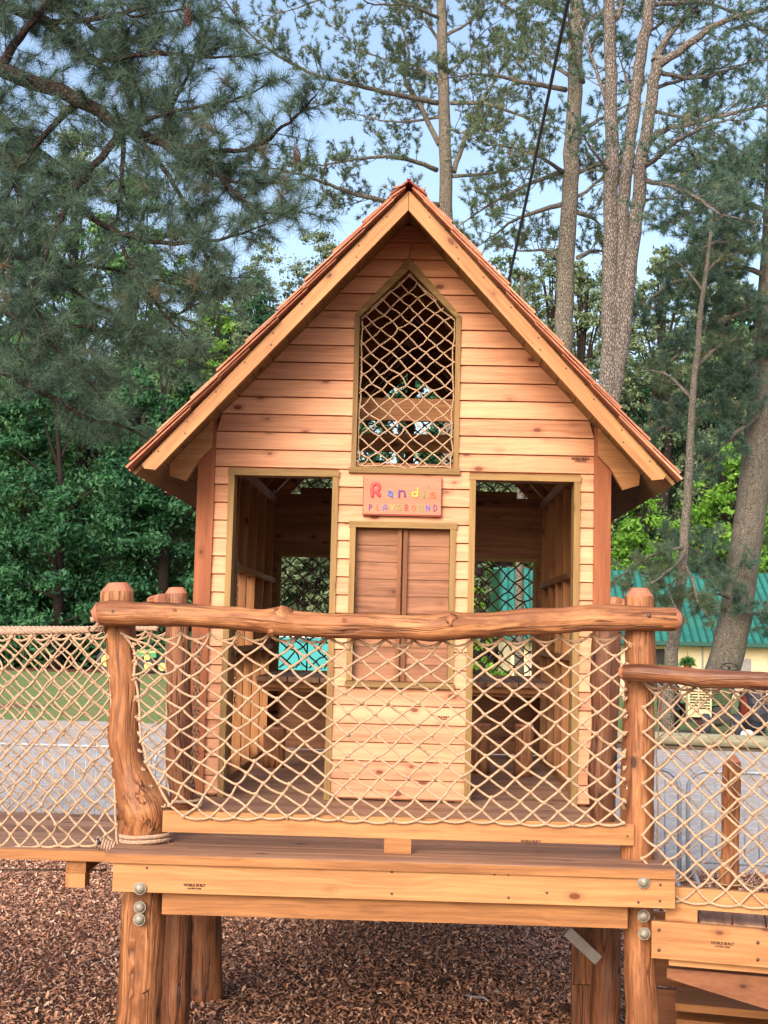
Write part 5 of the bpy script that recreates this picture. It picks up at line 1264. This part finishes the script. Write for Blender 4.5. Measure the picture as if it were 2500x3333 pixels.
BT = [('hazy green tree between the ridge tree and the cable', 1560, 900, 60, 120, 'leaf_olive', 16000, .11, 91),
      ('grey-green tree left of the roof peak, behind the pine boughs', 860, 790, 76, 190, 'leaf_olive', 24000, .12, 92),
      ('grey-green tree behind the straight grey pine', 1790, 800, 78, 150, 'leaf_olive', 18000, .13, 93),
      ('grey-green tree at the right edge behind the thin leaning stem', 2280, 760, 74, 180, 'leaf_olive', 22000, .13, 94),
      ('tall green tree showing behind the top left boughs', 60, 430, 70, 330, 'leaf_mid', 30000, .16, 86),
      ('tall green tree behind the middle of the near pine boughs', 420, 560, 71, 300, 'leaf_mid', 30000, .16, 87),
      ('hazy olive tree against the sky between the cable and the straight pine', 1640, 830, 62, 170, 'leaf_olive', 26000, .12, 81),
      ('olive tree crown just left of the pair of trunks', 1890, 850, 66, 170, 'leaf_olive', 22000, .13, 82),
      ('grey-green crown just right of the pair of trunks', 2150, 800, 64, 170, 'leaf_olive', 22000, .13, 83),
      ('grey-green crown near the right edge below the long bough', 2360, 860, 66, 200, 'leaf_olive', 24000, .13, 84),
      ('grey-green crown left of the roof slope, behind the near boughs', 700, 860, 70, 210, 'leaf_olive', 26000, .13, 85),
      ('tall dark leafy tree at the far left edge beyond the lawn', -120, 560, 67, 330, 'leaf_dark', 26000, .19, 61),
      ('bright green treetop showing through the near pine boughs', 230, 420, 74, 300, 'leaf_olive', 26000, .17, 62),
      ('dark leafy tree left of the crooked post, beyond the lawn', 180, 1150, 64, 300, 'leaf_dark', 34000, .15, 63),
      ('dense dark leafy tree between the crooked post and the left eave', 520, 1080, 66, 260, 'leaf_dark', 34000, .15, 64),
      ('light green sapling glowing left of the eave, among dark trees', 690, 990, 70, 190, 'leaf_bright', 12000, .20, 65),
      ('olive green crown against the sky left of the roof slope', 1030, 735, 80, 230, 'leaf_olive', 30000, .14, 66),
      ('dark tree hidden behind the left slope of the roof', 830, 900, 75, 170, 'leaf_dark', 12000, .24, 67),
      ('bright green crown just right of the ridge', 1525, 940, 74, 120, 'leaf_bright', 9000, .22, 68),
      ('olive tree crown between the ridge pine and the straight pine', 1700, 880, 82, 230, 'leaf_olive', 30000, .15, 69),
      ('dark crown behind the pair of trunks', 2010, 860, 86, 230, 'leaf_olive', 26000, .17, 70),
      ('bright green tree behind the straight grey pine', 1760, 1180, 66, 180, 'leaf_bright', 12000, .20, 71),
      ('bright green leafy tree above the teal roof beside the cedar corner', 2080, 1560, 61, 180, 'leaf_bright', 20000, .13, 72),
      ('leafy tree above the teal roof at the right edge', 2400, 1440, 62, 220, 'leaf_bright', 20000, .14, 73),
      ('tall dark tree at the right edge behind the leaning trunk', 2420, 960, 72, 300, 'leaf_dark', 26000, .18, 74),
      ('dark tree between the pair of trunks and the leaning trunk', 2170, 1120, 68, 200, 'leaf_dark', 13000, .23, 75),
      ('green tree seen through the left window of the back wall', 980, 1500, 64, 200, 'leaf_olive', 14000, .14, 76),
      ('dark tree seen through the gable window net', 1300, 1150, 70, 260, 'leaf_dark', 12000, .24, 77)]
for lab, px, yt, Y, wp, m, n, sz, sd_ in BT: broad(lab, px, yt, Y, wp, m, n, sz, sd_)
# shrubs by the building's left end, seen through the right back window
for px, yt, Y, wp, lab in ((1590, 2000, 44, 60, 'round green shrub by the left end of the cream building'), (1560, 1900, 56, 80, 'green bush behind the round shrub, left of the cream building')):
    broad(lab, px, yt, Y, wp, 'leaf_bright', 5000, .10, px, 'shrubs by the building', 'shrub', .02, nclump=16)
mb = MB(); mb.tube([gbase(1692, 40), at(1690, 2000, 40), at(1694, 1700, 40), at(1700, 900, 40)], [.16, .14, .12, .06], 10, jit=.04)
o = empty('pine_tree', gbase(1692, 40), 'thin bare trunk seen through the right back window', 'tree'); mb.build('trunk', M['bark'], o)
# distant wood and undergrowth
def mass(name, label, cat, n, x0, x1, y0, y1, hf, size, mat):
    x = RG.uniform(x0, x1, n); y = RG.uniform(y0, y1, n); h = hf(x, y); z = h*RG.random(n)**.8
    q = RG.normal(size=(n, 3)); q[:, 1] -= .5; q[:, 2] += .4; q /= np.linalg.norm(q, axis=1)[:, None]
    a = np.cross(q, RG.normal(size=(n, 3))); a /= np.linalg.norm(a, axis=1)[:, None]; b = np.cross(q, a); s = (size*RG.uniform(.5, 1.4, n))[:, None]; P = np.stack([x, y, z], 1)
    V = np.stack([P-a*s, P-b*s*.5, P+a*s, P+b*s*.5], 1).reshape(-1, 3)
    r = np.clip(.5+.35*np.sin(x*.9+np.sin(z*1.3)*2)+RG.normal(0, .2, n), 0, .95)
    tag(mesh_obj(name, V, np.arange(4*n).reshape(-1, 4), mat, None, rnd=r), label, cat, kind='stuff')
mass('distant_wood', 'dark mass of woodland far beyond the lawn', 'woodland', 170000, -48, 50, 88, 98, lambda x, y: 13+9*(1/(1+np.exp((x+9)*.8))+1/(1+np.exp(-(x-9)*.8)))+2*np.sin(x*.35)+1.5*np.sin(x*.9+1)+1.2*np.sin(x*2.3)+RG.normal(0, .8, len(x)), .36, M['leaf_dark'])
mass('undergrowth', 'dark tangled undergrowth along the far edge of the lawn', 'undergrowth', 42000, -34, 32, 64.5, 69, lambda x, y: 2.4+.9*np.sin(x*.7)+.5*np.sin(x*2.1), .20, M['leaf_dark'])
